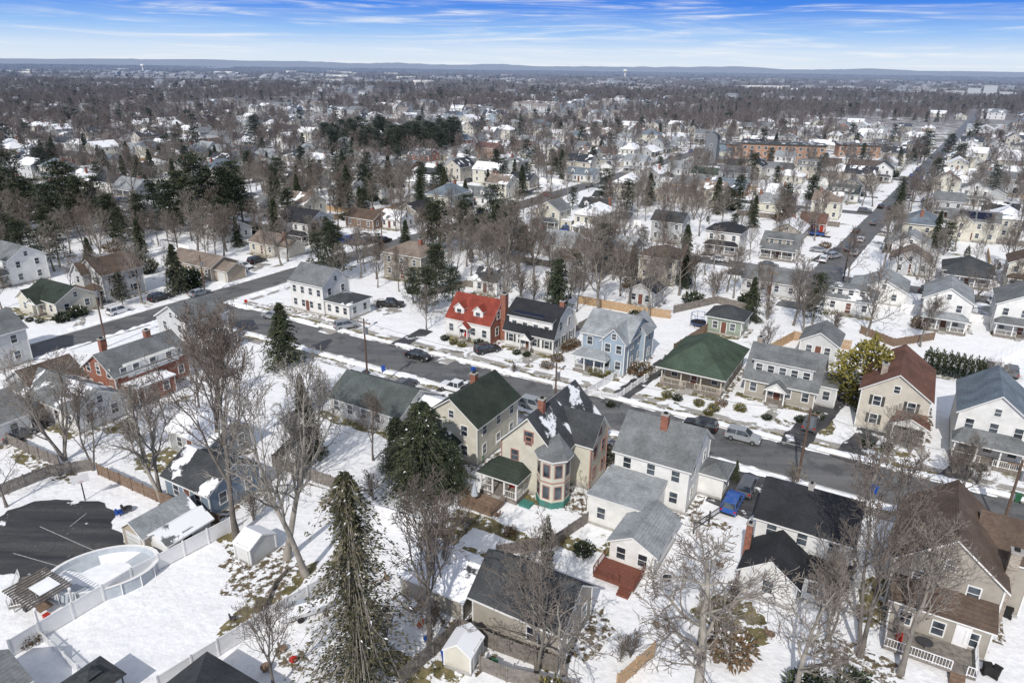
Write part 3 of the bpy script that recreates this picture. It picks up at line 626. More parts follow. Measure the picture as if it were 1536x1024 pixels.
drv((1130, 640), (1165, 615), 1.6, 'walk'); drv((990, 612), (1030, 585), 1.4, 'walk'); drv((560, 610), (620, 580), 5); drv((645, 600), (700, 570), 3)
drv((900, 705), (935, 660), 2.6, 'walk'); drv((0, 665), (60, 632), 5); drv((590, 470), (560, 450), 4.5, 'walk'); drv((350, 412), (395, 395), 5, 'walk'); drv((480, 365), (560, 352), 9)
drv((1035, 392), (1075, 378), 3.5); drv((1225, 393), (1260, 372), 3.2); drv((1460, 470), (1536, 462), 6, 'walk'); drv((250, 450), (230, 437), 3, 'walk'); drv((115, 492), (130, 465), 1.6, 'walk')
drv((1390, 690), (1375, 662), 1.4, 'walk'); drv((860, 590), (880, 572), 1.3, 'walk'); drv((1420, 725), (1480, 670), 3.0, 'drive')
def blob(name, px, py, rx, ry, mat, z=.008, rot=0, n=48, rough=.35):
    x, y = P(px, py); v = []; ca, sa = math.cos(ANG+rot), math.sin(ANG+rot)
    for i in range(n):
        t = 2*math.pi*i/n; k = 1+rough*noise.noise(Vector((math.cos(t)*1.7, math.sin(t)*1.7, px*.13)))+rough*.6*noise.noise(Vector((math.cos(t)*6, math.sin(t)*6, py*.17)))
        a, c = rx*k*math.cos(t), ry*k*math.sin(t); v.append((x+a*ca-c*sa, y+a*sa+c*ca, z))
    me = bpy.data.meshes.new(name); me.from_pydata(v, [], [tuple(range(n))]); me.materials.append(MATS[mat]); o = bpy.data.objects.new(name, me); COL.objects.link(o)
for i, (px, py, rx, ry) in enumerate([(385, 833, 5, 1.6), (410, 890, 1.6, 5.5), (470, 468, 8, 1.4), (700, 514, 4.5, 1.0), (865, 760, 6, 1.3), (935, 828, 2.6, 1.5), (985, 600, 4, 1.3), (1060, 560, 2, 2),
                       (1170, 632, 3, 1), (1330, 675, 3, 1.2), (740, 790, 5, 1.2), (50, 690, 4.5, 1.2), (80, 705, 6, 1.5), (1080, 712, 3, .9), (1185, 765, 1.5, 3), (480, 488, 3, 1), (640, 528, 3.5, 1), (860, 815, 3, 1), (780, 545, 3, 1),
                       (600, 1000, 3, 1.4), (530, 930, 3, 1.6), (1240, 640, 1.3, 3), (40, 470, 8, 1), (670, 800, 2, 4), (1280, 990, 4, 2), (905, 564, 3, 1), (760, 850, 4, 1), (1100, 930, 3, 3), (880, 950, 2, 4), (240, 690, 3, 3), (180, 640, 3, 2),
                       (330, 800, 4, 1), (440, 990, 2, 1), (960, 700, 2, 3), (700, 840, 3, 2), (1320, 900, 2, 4)]):
    blob('grass_patch', px, py, rx, ry, 'grass' if i % 4 else 'litter', .008+.0007*i)
for i, (x, y, w_, d_) in enumerate(FRONTS):
    z = .0366+.0001*(i % 25)
    strip('grass_patch', (x-U[0]*w_-W[0]*.8, y-U[1]*w_-W[1]*.8), (x-W[0]*.8, y-W[1]*.8), 1.7, z, 'grass' if i % 3 else 'litter', .35)
    strip('grass_patch', (x+U[0]*.6, y+U[1]*.6), (x+U[0]*.6+W[0]*d_, y+U[1]*.6+W[1]*d_), 1.1, z+.003, 'litter', .25)
blob('asphalt_court', 68, 808, 8.8, 6.3, 'patio', .065, 0, 64, .2)
strip('painted_line', P(60, 790), P(150, 830), .08, .07, 'paintline'); strip('painted_line', P(105, 790), P(130, 770), .08, .07, 'paintline'); strip('painted_line', P(20, 830), P(90, 850), .08, .07, 'paintline')
blob('mulch_bed', 1045, 775, 5, 1.2, 'litter', .045); blob('mulch_bed', 865, 745, 4, 1, 'litter', .047); blob('mulch_bed', 395, 860, 3, 4, 'litter', .049)

# ---------- fences ----------
def fence(name, pts, h, mat, style='board', world=False):
    W_ = pts if world else [P(*p) for p in pts]; x0, y0 = W_[0]; b = MB()
    for (ax, ay), (bx, by) in zip(W_[:-1], W_[1:]):
        ax -= x0; bx -= x0; ay -= y0; by -= y0
        L = math.hypot(bx-ax, by-ay); dx, dy = (bx-ax)/L, (by-ay)/L; nx, ny = -dy, dx
        def bx_(part, s0, s1, t0, t1, z0, z1, m):
            c = [(ax+dx*s+nx*t, ay+dy*s+ny*t) for s, t in ((s0, t0), (s1, t0), (s1, t1), (s0, t1))]
            b.prism(part, m, c, z0, z1)
        n = max(1, round(L/2.4))
        for i in range(n+1): bx_('posts', L*i/n-.07, L*i/n+.07, -.07, .07, 0, h+.1+.03*R.random(), mat)
        if style == 'vinyl':
            for i in range(n): bx_('panels', L*i/n+.07, L*(i+1)/n-.07, -.025, .025, .08, h, mat); bx_('rails', L*i/n+.07, L*(i+1)/n-.07, -.045, .045, h-.14, h+.002, mat)
        elif style == 'rail':
            for k in (.4, .8): bx_('rails', 0, L, -.04, .04, h*k, h*k+.1, mat)
        else:
            g = .15 if style == 'board' else .2; wd = .135 if style == 'board' else .09; k = int(L/g)
            for i in range(k):
                s = i*g; hh = h+R.uniform(-.03, .03); bx_('boards', s, s+wd, -.012+R.uniform(-.01, .01), .014, .05, hh, mat)
            for kz in (.25, .8): bx_('rails', 0, L, .016, .06, h*kz, h*kz+.09, mat)
    m_ = b.meshes(name)
    if not world: place(name, m_, x0, y0)
    return m_
fence('white_vinyl_fence', [(18, 985), (62, 958), (200, 875), (348, 797)], 1.8, 'white', 'vinyl'); fence('white_vinyl_fence', [(240, 1040), (290, 1008), (400, 938), (492, 884)], 1.8, 'white', 'vinyl')
fence('white_picket_fence', [(62, 958), (118, 1010)], 1.0, 'white', 'picket')
fence('wooden_fence', [(0, 745), (75, 715), (140, 705)], 1.6, 'woodgray'); fence('wooden_fence', [(0, 660), (60, 688), (90, 700)], 1.6, 'woodgray'); fence('wooden_fence', [(148, 712), (235, 752), (330, 790)], 1.6, 'wood')
fence('wooden_fence', [(600, 1030), (650, 985), (690, 950), (740, 975), (835, 1010)], 1.8, 'woodgray'); fence('wooden_fence', [(925, 1035), (980, 985)], 1.7, 'woodlight'); fence('wooden_fence', [(720, 1005), (760, 1022), (860, 1045)], 1.6, 'woodgray')
fence('wooden_fence', [(868, 455), (960, 472), (1005, 478)], 1.8, 'woodlight'); fence('wooden_fence', [(1135, 540), (1190, 510), (1275, 525)], 1.8, 'woodlight'); fence('wooden_fence', [(1010, 530), (1060, 498)], 1.8, 'wood')
fence('white_picket_fence', [(830, 583), (925, 600), (1003, 545)], 1.1, 'white', 'picket'); fence('wooden_fence', [(745, 835), (830, 820), (895, 775)], 1.5, 'woodgray')
fence('wooden_fence', [(470, 640), (410, 700), (520, 740)], 1.7, 'woodgray'); fence('white_vinyl_fence', [(870, 600), (960, 545)], 1.3, 'white', 'vinyl'); fence('metal_fence', [(1040, 800), (1085, 770)], 1.5, 'darkmetal', 'rail')
fence('wooden_fence', [(1065, 860), (1040, 1000)], 1.6, 'woodgray'); fence('wooden_fence', [(640, 445), (700, 430), (760, 440)], 1.6, 'woodgray'); fence('white_vinyl_fence', [(1460, 560), (1536, 520)], 1.6, 'white', 'vinyl')
fence('stone_wall', [(398, 915), (412, 880), (432, 858)], .6, 'stone', 'vinyl'); fence('wooden_fence', [(1010, 470), (1075, 455), (1130, 470)], 1.7, 'woodgray'); fence('white_vinyl_fence', [(505, 800), (560, 770), (640, 800)], 1.5, 'white', 'vinyl')
fence('wooden_fence', [(1290, 500), (1340, 520), (1400, 510)], 1.6, 'wood'); fence('white_vinyl_fence', [(1200, 600), (1262, 560)], 1.5, 'white', 'vinyl'); fence('wooden_fence', [(860, 500), (905, 475)], 1.6, 'woodgray')

# ---------- vehicles ----------
def car_mesh(kind, paint):
    b = MB(); pm = 'paint_'+paint
    S = {'suv': dict(prof=[(-2.32, .35), (-2.35, .8), (-2.28, 1.02), (1.0, 1.08), (2.15, .92), (2.33, .7), (2.33, .35)], cab=[(-2.2, 1.02), (-1.95, 1.68), (.25, 1.72), (1.05, 1.06)]),
         'sedan': dict(prof=[(-2.3, .3), (-2.33, .85), (-2.2, .95), (1.0, .96), (2.2, .78), (2.32, .6), (2.32, .3)], cab=[(-1.9, .94), (-1.25, 1.42), (.2, 1.45), (1.1, .95)]),
         'pickup': dict(prof=[(-2.8, .45), (-2.8, 1.05), (-.9, 1.08), (1.2, 1.12), (2.6, 1.02), (2.75, .8), (2.75, .45)], cab=[(-.95, 1.1), (-.8, 1.78), (.55, 1.8), (1.3, 1.1)])}[kind]
    pr = S['prof']; hw = .92
    ys = [(-hw, 1), (-hw+.12, 0), (hw-.12, 0), (hw, 1)]
    rows = []
    for y, k in ys: rows.append([(x*(.985 if k else 1), y, (z-.04 if (k and z > .6) else z)) for x, z in pr])
    n = len(pr)
    for a, c in zip(rows[:-1], rows[1:]):
        for i in range(n-1): b.face('body', pm, [a[i], c[i], c[i+1], a[i+1]])
    b.face('body', pm, rows[0]); b.face('body', pm, rows[-1][::-1]); b.box('chassis', 'rubber', pr[0][0]+.15, pr[-1][0]-.15, -.8, .8, .25, .45)
    c = S['cab']; lw, tw = hw-.06, hw-.24
    A = [(c[0][0], lw, c[0][1]), (c[1][0], tw, c[1][1]), (c[2][0], tw, c[2][1]), (c[3][0], lw, c[3][1])]; B = [(x, -y, z) for x, y, z in A]
    b.face('windows', 'glass', [A[0], A[3], A[2], A[1]]); b.face('windows', 'glass', [B[0], B[1], B[2], B[3]])
    b.face('windows', 'glass', [A[0], A[1], B[1], B[0]]); b.face('windows', 'glass', [A[3], B[3], B[2], A[2]])
    b.slab('roof_panel', [(A[1][0]-.03, -tw-.03, A[1][2]+.03), (A[2][0]+.05, -tw-.03, A[2][2]+.03), (A[2][0]+.05, tw+.03, A[2][2]+.03), (A[1][0]-.03, tw+.03, A[1][2]+.03)], .07, pm, pm)
    for sd in (1, -1):
        for i, j in ((0, 1), (3, 2)): b.cyl('pillars', pm, (A[i][0], A[i][1]*sd, A[i][2]), (A[j][0], A[j][1]*sd, A[j][2]), .05, n=4)
        mx = (c[1][0]+c[2][0])/2; b.cyl('pillars', pm, (mx, lw*sd, c[0][1]), (mx, tw*sd, c[1][1]), .05, n=4)
        b.box('mirrors', pm, c[3][0]-.3, c[3][0]-.15, min(sd*.93, sd*1.08), max(sd*.93, sd*1.08), 1.02, 1.18)
        for x in (pr[0][0]+.88, pr[-1][0]-.9):
            b.cyl('wheels', 'rubber', (x, sd*.68, .34), (x, sd*.95, .34), .35, n=16); b.cyl('wheels', 'metal', (x, sd*.95, .34), (x, sd*.965, .34), .2, n=10)
        b.box('headlights', 'white', pr[-1][0]-.12, pr[-1][0]+.02, min(sd*.55, sd*.85), max(sd*.55, sd*.85), .66, .8); b.box('taillights', 'lamp_red', pr[0][0]-.04, pr[0][0]+.1, min(sd*.62, sd*.88), max(sd*.62, sd*.88), .75, .95)
    b.box('bumpers', 'rubber', pr[-1][0]-.02, pr[-1][0]+.05, -.75, .75, .35, .5); b.box('bumpers', 'rubber', pr[0][0]-.06, pr[0][0]+.02, -.75, .75, .35, .5)
    if kind == 'pickup': b.box('cargo_bed', 'rubber', -2.68, -1.05, -.72, .72, .9, 1.085); b.box('cargo_bed', pm, -2.8, -2.68, -.86, .86, .9, 1.12)
    return b.meshes('car_'+kind+paint)
CC = {}
def carw(x, y, rot, kind, paint):
    k = (kind, paint)
    if k not in CC: CC[k] = car_mesh(*k)
    place({'pickup': 'parked_pickup_truck', 'sedan': 'parked_car', 'suv': 'parked_suv'}[kind], CC[k], x, y, .03, rot)
def car(px, py, ang, kind, paint):
    x, y = P(px, py); carw(x, y, ANG+math.radians(ang), kind, paint)
for c in [(628, 538, 0, 'sedan', 'black'), (731, 528, 60, 'suv', 'black'), (684, 587, 180, 'pickup', 'white'), (607, 583, 90, 'suv', 'gray'), (545, 569, 0, 'suv', 'white'), (1050, 643, 180, 'suv', 'black'), (1114, 660, 0, 'suv', 'silver'),
          (10, 637, 100, 'suv', 'white'), (586, 460, 30, 'pickup', 'black'), (358, 408, 0, 'suv', 'gray'), (366, 402, 0, 'sedan', 'white'), (385, 394, 90, 'suv', 'black'), (508, 362, 90, 'suv', 'blue'), (522, 363, 90, 'pickup', 'blue'), (538, 365, 90, 'suv', 'gray'), (552, 366, 90, 'suv', 'black'),
          (1499, 457, 20, 'suv', 'white'), (1516, 562, 90, 'suv', 'gray'), (802, 613, 0, 'suv', 'silver'), (1098, 760, 90, 'suv', 'blue'), (1080, 392, 0, 'sedan', 'white'), (1043, 394, 90, 'suv', 'black'), (1235, 392, 90, 'suv', 'white'), (1272, 377, 90, 'suv', 'black'),
          (1228, 378, 0, 'sedan', 'silver'), (1290, 362, 90, 'sedan', 'white'), (1310, 337, 90, 'suv', 'gray'), (1335, 314, 90, 'sedan', 'black'), (1365, 292, 90, 'suv', 'white'), (1405, 272, 90, 'suv', 'black'), (1250, 387, 60, 'suv', 'silver'), (1106, 412, 0, 'sedan', 'black'),
          (870, 374, 0, 'suv', 'silver'), (1480, 554, 90, 'sedan', 'black'), (1340, 442, 0, 'suv', 'black'), (300, 443, 90, 'sedan', 'silver'), (1410, 472, 0, 'suv', 'silver'), (520, 492, 60, 'suv', 'silver'),
          (352, 400, 0, 'sedan', 'black'), (240, 450, 90, 'suv', 'black'), (570, 600, 90, 'sedan', 'silver'), (330, 560, 0, 'suv', 'gray'), (1215, 640, 90, 'sedan', 'gray'), (1120, 735, 90, 'suv', 'gray'), (410, 478, 180, 'suv', 'silver'), (180, 470, 90, 'suv', 'white'), (30, 655, 90, 'sedan', 'gray')]: car(*c)

# ---------- street furniture & yard things ----------
poles = []
def utility_pole(px, py, top, arm=True, lamp=False):
    x, y = P(px, py); h = height_at(x, y, top); b = MB()
    b.cyl('shaft', 'pole', (0, 0, 0), (0, 0, h), .17, .11, 8)
    if arm:
        b.box('crossarm', 'wood', -1.2, 1.2, -.06, .06, h-.7, h-.56)
        for s in (-1.1, -.5, .5, 1.1): b.cyl('insulators', 'metal', (s, 0, h-.56), (s, 0, h-.36), .05, n=6)
    b.cyl('transformer', 'metal', (.35, 0, h-2.3), (.35, 0, h-1.3), .26, n=10)
    if lamp: b.cyl('lamp_arm', 'metal', (0, 0, h-1.9), (0, 2.4, h-1.4), .04, n=5); b.box('lamp_head', 'metal', -.12, .12, 2.2, 2.9, h-1.48, h-1.34)
    place('utility_pole', b.meshes('utility_pole'), x, y, 0, ANG); poles.append((x, y, h))
for p in [(1196, 722, 612, True), (553, 592, 478, True, True), (160, 520, 425, False), (832, 622, 545, True, True), (308, 442, 383, True), (1500, 800, 690, True, True), (575, 395, 318, True), (1265, 420, 355), (985, 440, 388), (1150, 470, 405), (1010, 330, 275)]: utility_pole(*p)
def wire(a, c, sag=.8):
    cu = bpy.data.curves.new('power_line', 'CURVE'); cu.dimensions = '3D'; cu.bevel_depth = .018; s = cu.splines.new('POLY'); s.points.add(12)
    for i in range(13):
        t = i/12; s.points[i].co = (a[0]+(c[0]-a[0])*t, a[1]+(c[1]-a[1])*t, a[2]-.4+(c[2]-a[2])*t-sag*4*t*(1-t), 1)
    cu.materials.append(MATS['rubber']); o = bpy.data.objects.new('power_line', cu); COL.objects.link(o)
for i, j in ((0, 3), (3, 1), (0, 5), (1, 2)): wire(poles[i], poles[j])
b = MB(); b.cyl('post', 'metal', (0, 0, 0), (0, 0, 2.6), .035, n=6)
o8 = [(.38*math.cos(math.pi/8+i*math.pi/4), -.05, 2.35+.38*math.sin(math.pi/8+i*math.pi/4)) for i in range(8)]; b.face('sign_face', 'redplastic', o8); b.face('sign_back', 'metal', [(x, -.04, z) for x, y, z in o8][::-1])
x, y = P(371, 468); place('stop_sign', b.meshes('stop_sign'), x, y, 0, 0)
def bin_(px, py, mat):
    b = MB(); a = [(-.28, -.3), (.28, -.3), (.28, .3), (-.28, .3)]
    lo = [(x*.8, y*.8, .05) for x, y in a]; hi = [(x, y, 1.0) for x, y in a]
    for i in range(4): b.face('bin_body', mat, [lo[i], lo[(i+1) % 4], hi[(i+1) % 4], hi[i]])
    b.box('lid', mat, -.32, .32, -.34, .34, 1.0, 1.08); b.cyl('wheels', 'rubber', (-.3, .25, .12), (.3, .25, .12), .12, n=8); x, y = P(px, py); place('wheelie_bin', b.meshes('bin'), x, y, 0, R.uniform(0, 6))
for p in [(710, 560, 'blueplastic'), (742, 566, 'greenplastic'), (1525, 752, 'greenplastic'), (1478, 1010, 'rubber'), (1310, 740, 'blueplastic'), (1492, 1015, 'rubber'), (740, 1006, 'greenplastic'), (668, 992, 'blueplastic'), (722, 692, 'greenplastic'), (1125, 738, 'rubber'), (575, 558, 'blueplastic'), (905, 702, 'rubber'), (1510, 925, 'rubber')]: bin_(*p)
b = MB(); n = 32; E = [(4.8*math.cos(2*math.pi*i/n), 3.3*math.sin(2*math.pi*i/n)) for i in range(n)]
b.prism('pool_wall', 'tarp', E, 0, 1.25, cap=False)
for i in range(0, n, 2): b.cyl('pool_struts', 'white', (*[c_*1.02 for c_ in E[i]], 0), (*[c_*1.02 for c_ in E[i]], 1.25), .06, n=4)
rr = [[(x*k, y*k, z) for x, y in E] for k, z in ((1.04, 1.3), (.95, 1.3), (.9, .8), (.5, .62), (.1, .7))]
for a, c in zip(rr[:-1], rr[1:]):
    for i in range(n):
        j = rr.index(a); b.face('pool_cover', 'white' if j == 0 else ('tarp' if j == 1 or (j == 2 and i % 9 < 4) else 'snow'), [a[i], a[(i+1) % n], c[(i+1) % n], c[i]])
b.face('pool_cover', 'snow', rr[-1]); b.box('pool_deck', 'woodgray', -7.2, -4.9, -2.8, 1.5, .9, 1.1); railing(b, [(-7.2, -2.8), (-4.9, -2.8)], 1.1, 'white'); railing(b, [(-7.2, 1.5), (-7.2, -2.8)], 1.1, 'white')
x, y = P(158, 868); place('covered_swimming_pool', b.meshes('pool'), x, y, 0, ANG+.9)
b = MB()
for x in (0, 4.2):
    for y in (0, 3): b.box('posts', 'white', x-.08, x+.08, y-.08, y+.08, 0, 2.3)
for y in (0, 3): b.box('beams', 'white', -.3, 4.5, y-.06, y+.06, 2.3, 2.5)
for i in range(12): b.box('rafters', 'woodgray', -.2+i*.39, -.1+i*.39, -.4, 3.4, 2.5, 2.65)
b.box('snow_cap', 'snow', 1.5, 3.4, 1, 2.8, 2.652, 2.7); b.box('table', 'wood', 1, 3, .8, 2.0, .7, .76); b.box('chest', 'redplastic', 3.2, 3.7, .8, 1.3, 0, .6); b.box('sofa', 'darkmetal', .4, .9, .5, 2.5, 0, .7)
x, y = P(22, 918); place('pergola', b.meshes('pergola'), x, y, 0, ANG)
b = MB()
for x in (0, 3):
    for y in (0, 3): b.box('posts', 'darkmetal', x-.05, x+.05, y-.05, y+.05, 0, 2.1)
for k, z0, z1 in ((1.0, 2.1, 2.75), (.35, 2.8, 3.15)):
    c = [(1.5+s*1.8*k, 1.5+t*1.8*k, z0) for s, t in ((-1, -1), (1, -1), (1, 1), (-1, 1))]
    for i in range(4): b.face('canopy', 'roof_dark', [c[i], c[(i+1) % 4], (1.5, 1.5, z1)])
x, y = P(100, 1058); place('patio_gazebo', b.meshes('gazebo'), x, y, 0, ANG)
b = MB(); st = [(-2.6, 1.0), (-1, 1.1), (1, 1.0), (2.2, .6), (3.0, .05)]
L_ = [[(x, -w, 1.05), (x, -w*.75, .45), (x, w*.75, .45), (x, w, 1.05)] for x, w in st]
for a, c in zip(L_[:-1], L_[1:]):
    for i in range(3): b.face('hull', 'white', [a[i], c[i], c[i+1], a[i+1]])
b.face('hull', 'white', L_[0])
for (x0, w0), (x1, w1) in zip(st[:-1], st[1:]): b.face('cover', 'snow', [(x0, -w0, 1.06), (x1, -w1, 1.06), (x1, 0, 1.35), (x0, 0, 1.35)]); b.face('cover', 'tarp', [(x0, 0, 1.35), (x1, 0, 1.35), (x1, w1, 1.06), (x0, w0, 1.06)])
b.box('trailer', 'darkmetal', -2, 3.6, -.06, .06, .3, .42); b.cyl('trailer', 'rubber', (-.8, -.95, .3), (-.8, .95, .3), .3, n=12); x, y = P(462, 920); place('boat_on_trailer', b.meshes('boat'), x, y, 0, ANG+1.0)
b = MB(); b.cyl('mat', 'rubber', (0, 0, .8), (0, 0, .84), 1.6, n=20)
for i in range(8):
    a = i*math.pi/4; b.cyl('poles', 'darkmetal', (1.7*math.cos(a), 1.7*math.sin(a), 0), (1.7*math.cos(a), 1.7*math.sin(a), 2.5), .04, n=5); c = a+math.pi/4
    for z in (.85, 2.5): b.cyl('ring', 'blueplastic', (1.7*math.cos(a), 1.7*math.sin(a), z), (1.7*math.cos(c), 1.7*math.sin(c), z), .05, n=5)
x, y = P(1048, 489); place('trampoline', b.meshes('tramp'), x, y)
b = MB(); b.cyl('post', 'darkmetal', (0, 0, 0), (0, 0, 3), .07, n=8); b.cyl('arm', 'darkmetal', (0, 0, 2.9), (0, -.8, 3.2), .05, n=6); b.box('backboard', 'white', -.85, .85, -.86, -.82, 2.8, 3.85)
for i in range(10): a = i*math.pi/5; c = a+math.pi/5; b.cyl('hoop', 'redplastic', (.23*math.cos(a), -1.12+.23*math.sin(a), 3.0), (.23*math.cos(c), -1.12+.23*math.sin(c), 3.0), .015, n=4)
x, y = P(128, 750); place('basketball_hoop', b.meshes('hoop'), x, y, 0, .6)
def clutter(px, py, mat, s):
    b = MB(); b.cyl('seat', mat, (0, 0, s*.5), (0, 0, s*.6), s*.6, n=12); b.cyl('back', mat, (0, s*.5, s*.5), (0, s*.7, s*1.4), s*.25, s*.15, n=6)
    for t in range(4): a = t*math.pi/2+.7; b.cyl('legs', 'darkmetal', (s*.4*math.cos(a), s*.4*math.sin(a), 0), (s*.4*math.cos(a), s*.4*math.sin(a), s*.5), .03, n=4)
    x, y = P(px, py); place('garden_chair', b.meshes('chair'), x, y, 0, R.uniform(0, 6))
for c in [(440, 992, 'redplastic', .6), (400, 1005, 'wood', .8), (425, 975, 'wood', .6), (735, 742, 'white', .6), (715, 752, 'wood', .6), (630, 940, 'redplastic', .5), (640, 960, 'blueplastic', .5), (655, 935, 'white', .6), (1000, 870, 'darkmetal', .7), (180, 772, 'blueplastic', .8), (192, 767, 'darkmetal', .9), (1155, 955, 'wood', .7), (745, 775, 'wood', .6),
          (580, 870, 'wood', .6), (350, 930, 'darkmetal', .5), (1080, 850, 'wood', .6), (1170, 540, 'darkmetal', .7), (900, 520, 'wood', .7), (860, 880, 'metal', .6), (985, 940, 'wood', .6)]: clutter(*c)
b = MB(); b.cyl('pole', 'wood', (0, 0, 0), (0, 0, 3), .04, n=6); b.cyl('canopy', 'tarp', (0, 0, 1.2), (0, 0, 3), .45, .06, n=8); x, y = P(712, 755); place('patio_umbrella', b.meshes('umb'), x, y)

# ---------- apartments, tower ----------
def apartment(px, py, w, d, fl, wall, rot=0):
    b = MB(); bd = (-w, 0, 0, d); h = fl*3+.3; b.box('walls', wall, *bd, 0, h); b.box('roof', 'trimdark', -w-.5, .5, -.5, d+.5, h, h+.7, top='roofs_dark')
    n = int(w/3.4)
    for k in range(fl):
        for i in range(n):
            s = -w+w*(i+.5)/n; window(b, bd, 'F', s, .9+3*k, 1.6, 1.5)
            if i % 3 == 1: b.box('balconies', 'concrete', s-1.3, s+1.3, -1.3, 0, .5+3*k, .7+3*k); railing(b, [(s-1.3, -1.3), (s+1.3, -1.3)], .7+3*k, 'darkmetal', .9)
        for i in range(3): window(b, bd, 'R', d*(i+.5)/3, .9+3*k, 1.4, 1.4)
    put('apartment_building', b, px, py, rot); x, y = P(px, py)
    for t in range(4): OCC.append((x-w*U[0]*(t+.5)/4, y-w*U[1]*(t+.5)/4, 13))
apartment(1235, 248, 42, 13, 3, 'wall_brickorange', 14); apartment(1335, 238, 28, 12, 2, 'wall_brickorange', 18); apartment(1110, 236, 16, 12, 2, 'wall_brickorange', 14)
b = MB(); b.box('walls', 'wall_dkgray', -6, 0, 0, 5, 0, 13); pts = [(-3+3*math.cos(t), 13+3*math.sin(t)) for t in [math.pi*i/10 for i in range(11)]]
for y in (0, 5): b.face('arched_top', 'wall_dkgray', [(x, y, z) for x, z in pts])
for (x0, z0), (x1, z1) in zip(pts[:-1], pts[1:]): b.face('arched_top', 'roof_dark', [(x0, 0, z0), (x1, 0, z1), (x1, 5, z1), (x0, 5, z0)])
for z in (3, 6, 9): window(b, (-6, 0, 0, 5), 'F', -3, z, 1.0, 1.6)
put('church_tower', b, 1072, 248); occ(1072, 255, 12, 12)
b = MB()
for i in range(4): block(b, (-110+i*24, -90+i*24, 0, 30+8*(i % 2)), 14+5*(i % 3), 'flat', wall='wall_ltgray', rm='roof_ltgray', fl=4, wins={'F': 6, 'R': 5}, found=False)
put('hospital_building', b, 1535, 152); occ(1535, 152, 110, 40)
b = MB(); b.cyl('stem', 'trim', (0, 0, 0), (0, 0, 30), 2.5, n=12); b.cyl('tank', 'trim', (0, 0, 30), (0, 0, 34), 3, 9, n=16); b.cyl('tank', 'trim', (0, 0, 34), (0, 0, 39), 9, 9, n=16); b.cyl('tank', 'trim', (0, 0, 39), (0, 0, 42), 9, 3, n=16)
me = b.meshes('water_tower'); place('water_tower', me, 420, 2900, sc=.9); place('water_tower', me, -1480, 3000, sc=.8)

# ---------- vegetation meshes ----------
def tube(V, Fc, MI, pts, rads, n, mi):
    i0 = len(V); prev = None
    for k, p in enumerate(pts):
        d = (pts[min(k+1, len(pts)-1)]-pts[max(k-1, 0)]); a = d.orthogonal().normalized(); c = d.normalized().cross(a); r = rads[k]
        if prev is not None:
            pa = prev-d.normalized()*prev.dot(d.normalized())
            if pa.length > 1e-4: a = pa.normalized(); c = d.normalized().cross(a)
        prev = a
        for j in range(n):
            t = 2*math.pi*j/n; V.append(tuple(p+(a*math.cos(t)+c*math.sin(t))*r))
    for k in range(len(pts)-1):
        for j in range(n):
            q_ = (j+1) % n; Fc.append((i0+k*n+j, i0+k*n+q_, i0+(k+1)*n+q_, i0+(k+1)*n+j)); MI.append(mi)
def bare_tree(name, seed, H=18, counts=(13, 7, 6, 4), rmin=.018, spread=.9, wob=.16, mats=('bark', 'twig'), trunkr=.32, start=.22, up=.12, multi=1, taper=.82):
    r = random.Random(seed); V = []; Fc = []; MI = []; ML = len(counts)
    def rv(): return Vector((r.gauss(0, 1), r.gauss(0, 1), r.gauss(0, 1)))
    nseg = (9, 6, 4, 3, 2); sides = (8, 5, 4, 3, 3)
    def br(p, d, L, rad, lev):
        n = nseg[lev]; pts = [p.copy()]; dirs = [d.copy()]; cur = p.copy(); dd = d.copy()
        for i in range(n):
            dd = (dd+rv()*wob*(.4 if lev == 0 else 1)+Vector((0, 0, up if lev else .1))).normalized(); cur = cur+dd*(L/n); pts.append(cur.copy()); dirs.append(dd.copy())
        rads = [max(rmin, rad*(1-taper*(i/n)**.9)) for i in range(n+1)]
        if lev == 0: rads[0] *= 1.35
        tube(V, Fc, MI, pts, rads, sides[lev], 0 if lev < 2 else 1)
        if lev < ML:
            c = counts[lev]; lo = start if lev == 0 else .18; az = r.uniform(0, 6.28)
            for k in range(c):
                t = lo+(1-lo)*(k+r.random())/c; t = min(t, .99); f = t*n; i = int(f); pp = pts[i].lerp(pts[i+1], f-i); dp = dirs[i]
                az += 2.4+r.uniform(-.5, .5); a = dp.orthogonal().normalized(); e = dp.cross(a); side = a*math.cos(az)+e*math.sin(az)
                ang = r.uniform(.55, 1.0)*spread if lev == 0 else r.uniform(.4, .95)
                if lev == 0: ang *= (1.25-.6*t)
                cd = (dp*math.cos(ang)+side*math.sin(ang)).normalized()
                if lev == 0: cl = L*.5*(1.15-.75*(t-lo)/(1-lo))*r.uniform(.75, 1.2)
                else: cl = L*.52*(1.15-.6*t)*r.uniform(.7, 1.25)
                br(pp, cd, cl, max(rmin, rads[i]*(.62 if lev == 0 else .6)), lev+1)
    for mnum in range(multi):
        d0 = Vector((r.uniform(-.35, .35), r.uniform(-.35, .35), 1)).normalized() if multi > 1 else Vector((r.uniform(-.05, .05), r.uniform(-.05, .05), 1)).normalized()
        br(Vector((0, 0, -.1)), d0, H*.86, trunkr/(1 if multi == 1 else 1.4), 0)
    zmax = max(v[2] for v in V); k = H/zmax; V = [(x*k, y*k, z*k) for x, y, z in V]
    me = bpy.data.meshes.new(name); me.from_pydata(V, [], Fc)
    for q_ in mats: me.materials.append(MATS[q_])
    me.polygons.foreach_set('material_index', MI); me.polygons.foreach_set('use_smooth', [True]*len(Fc)); me.update(); return me
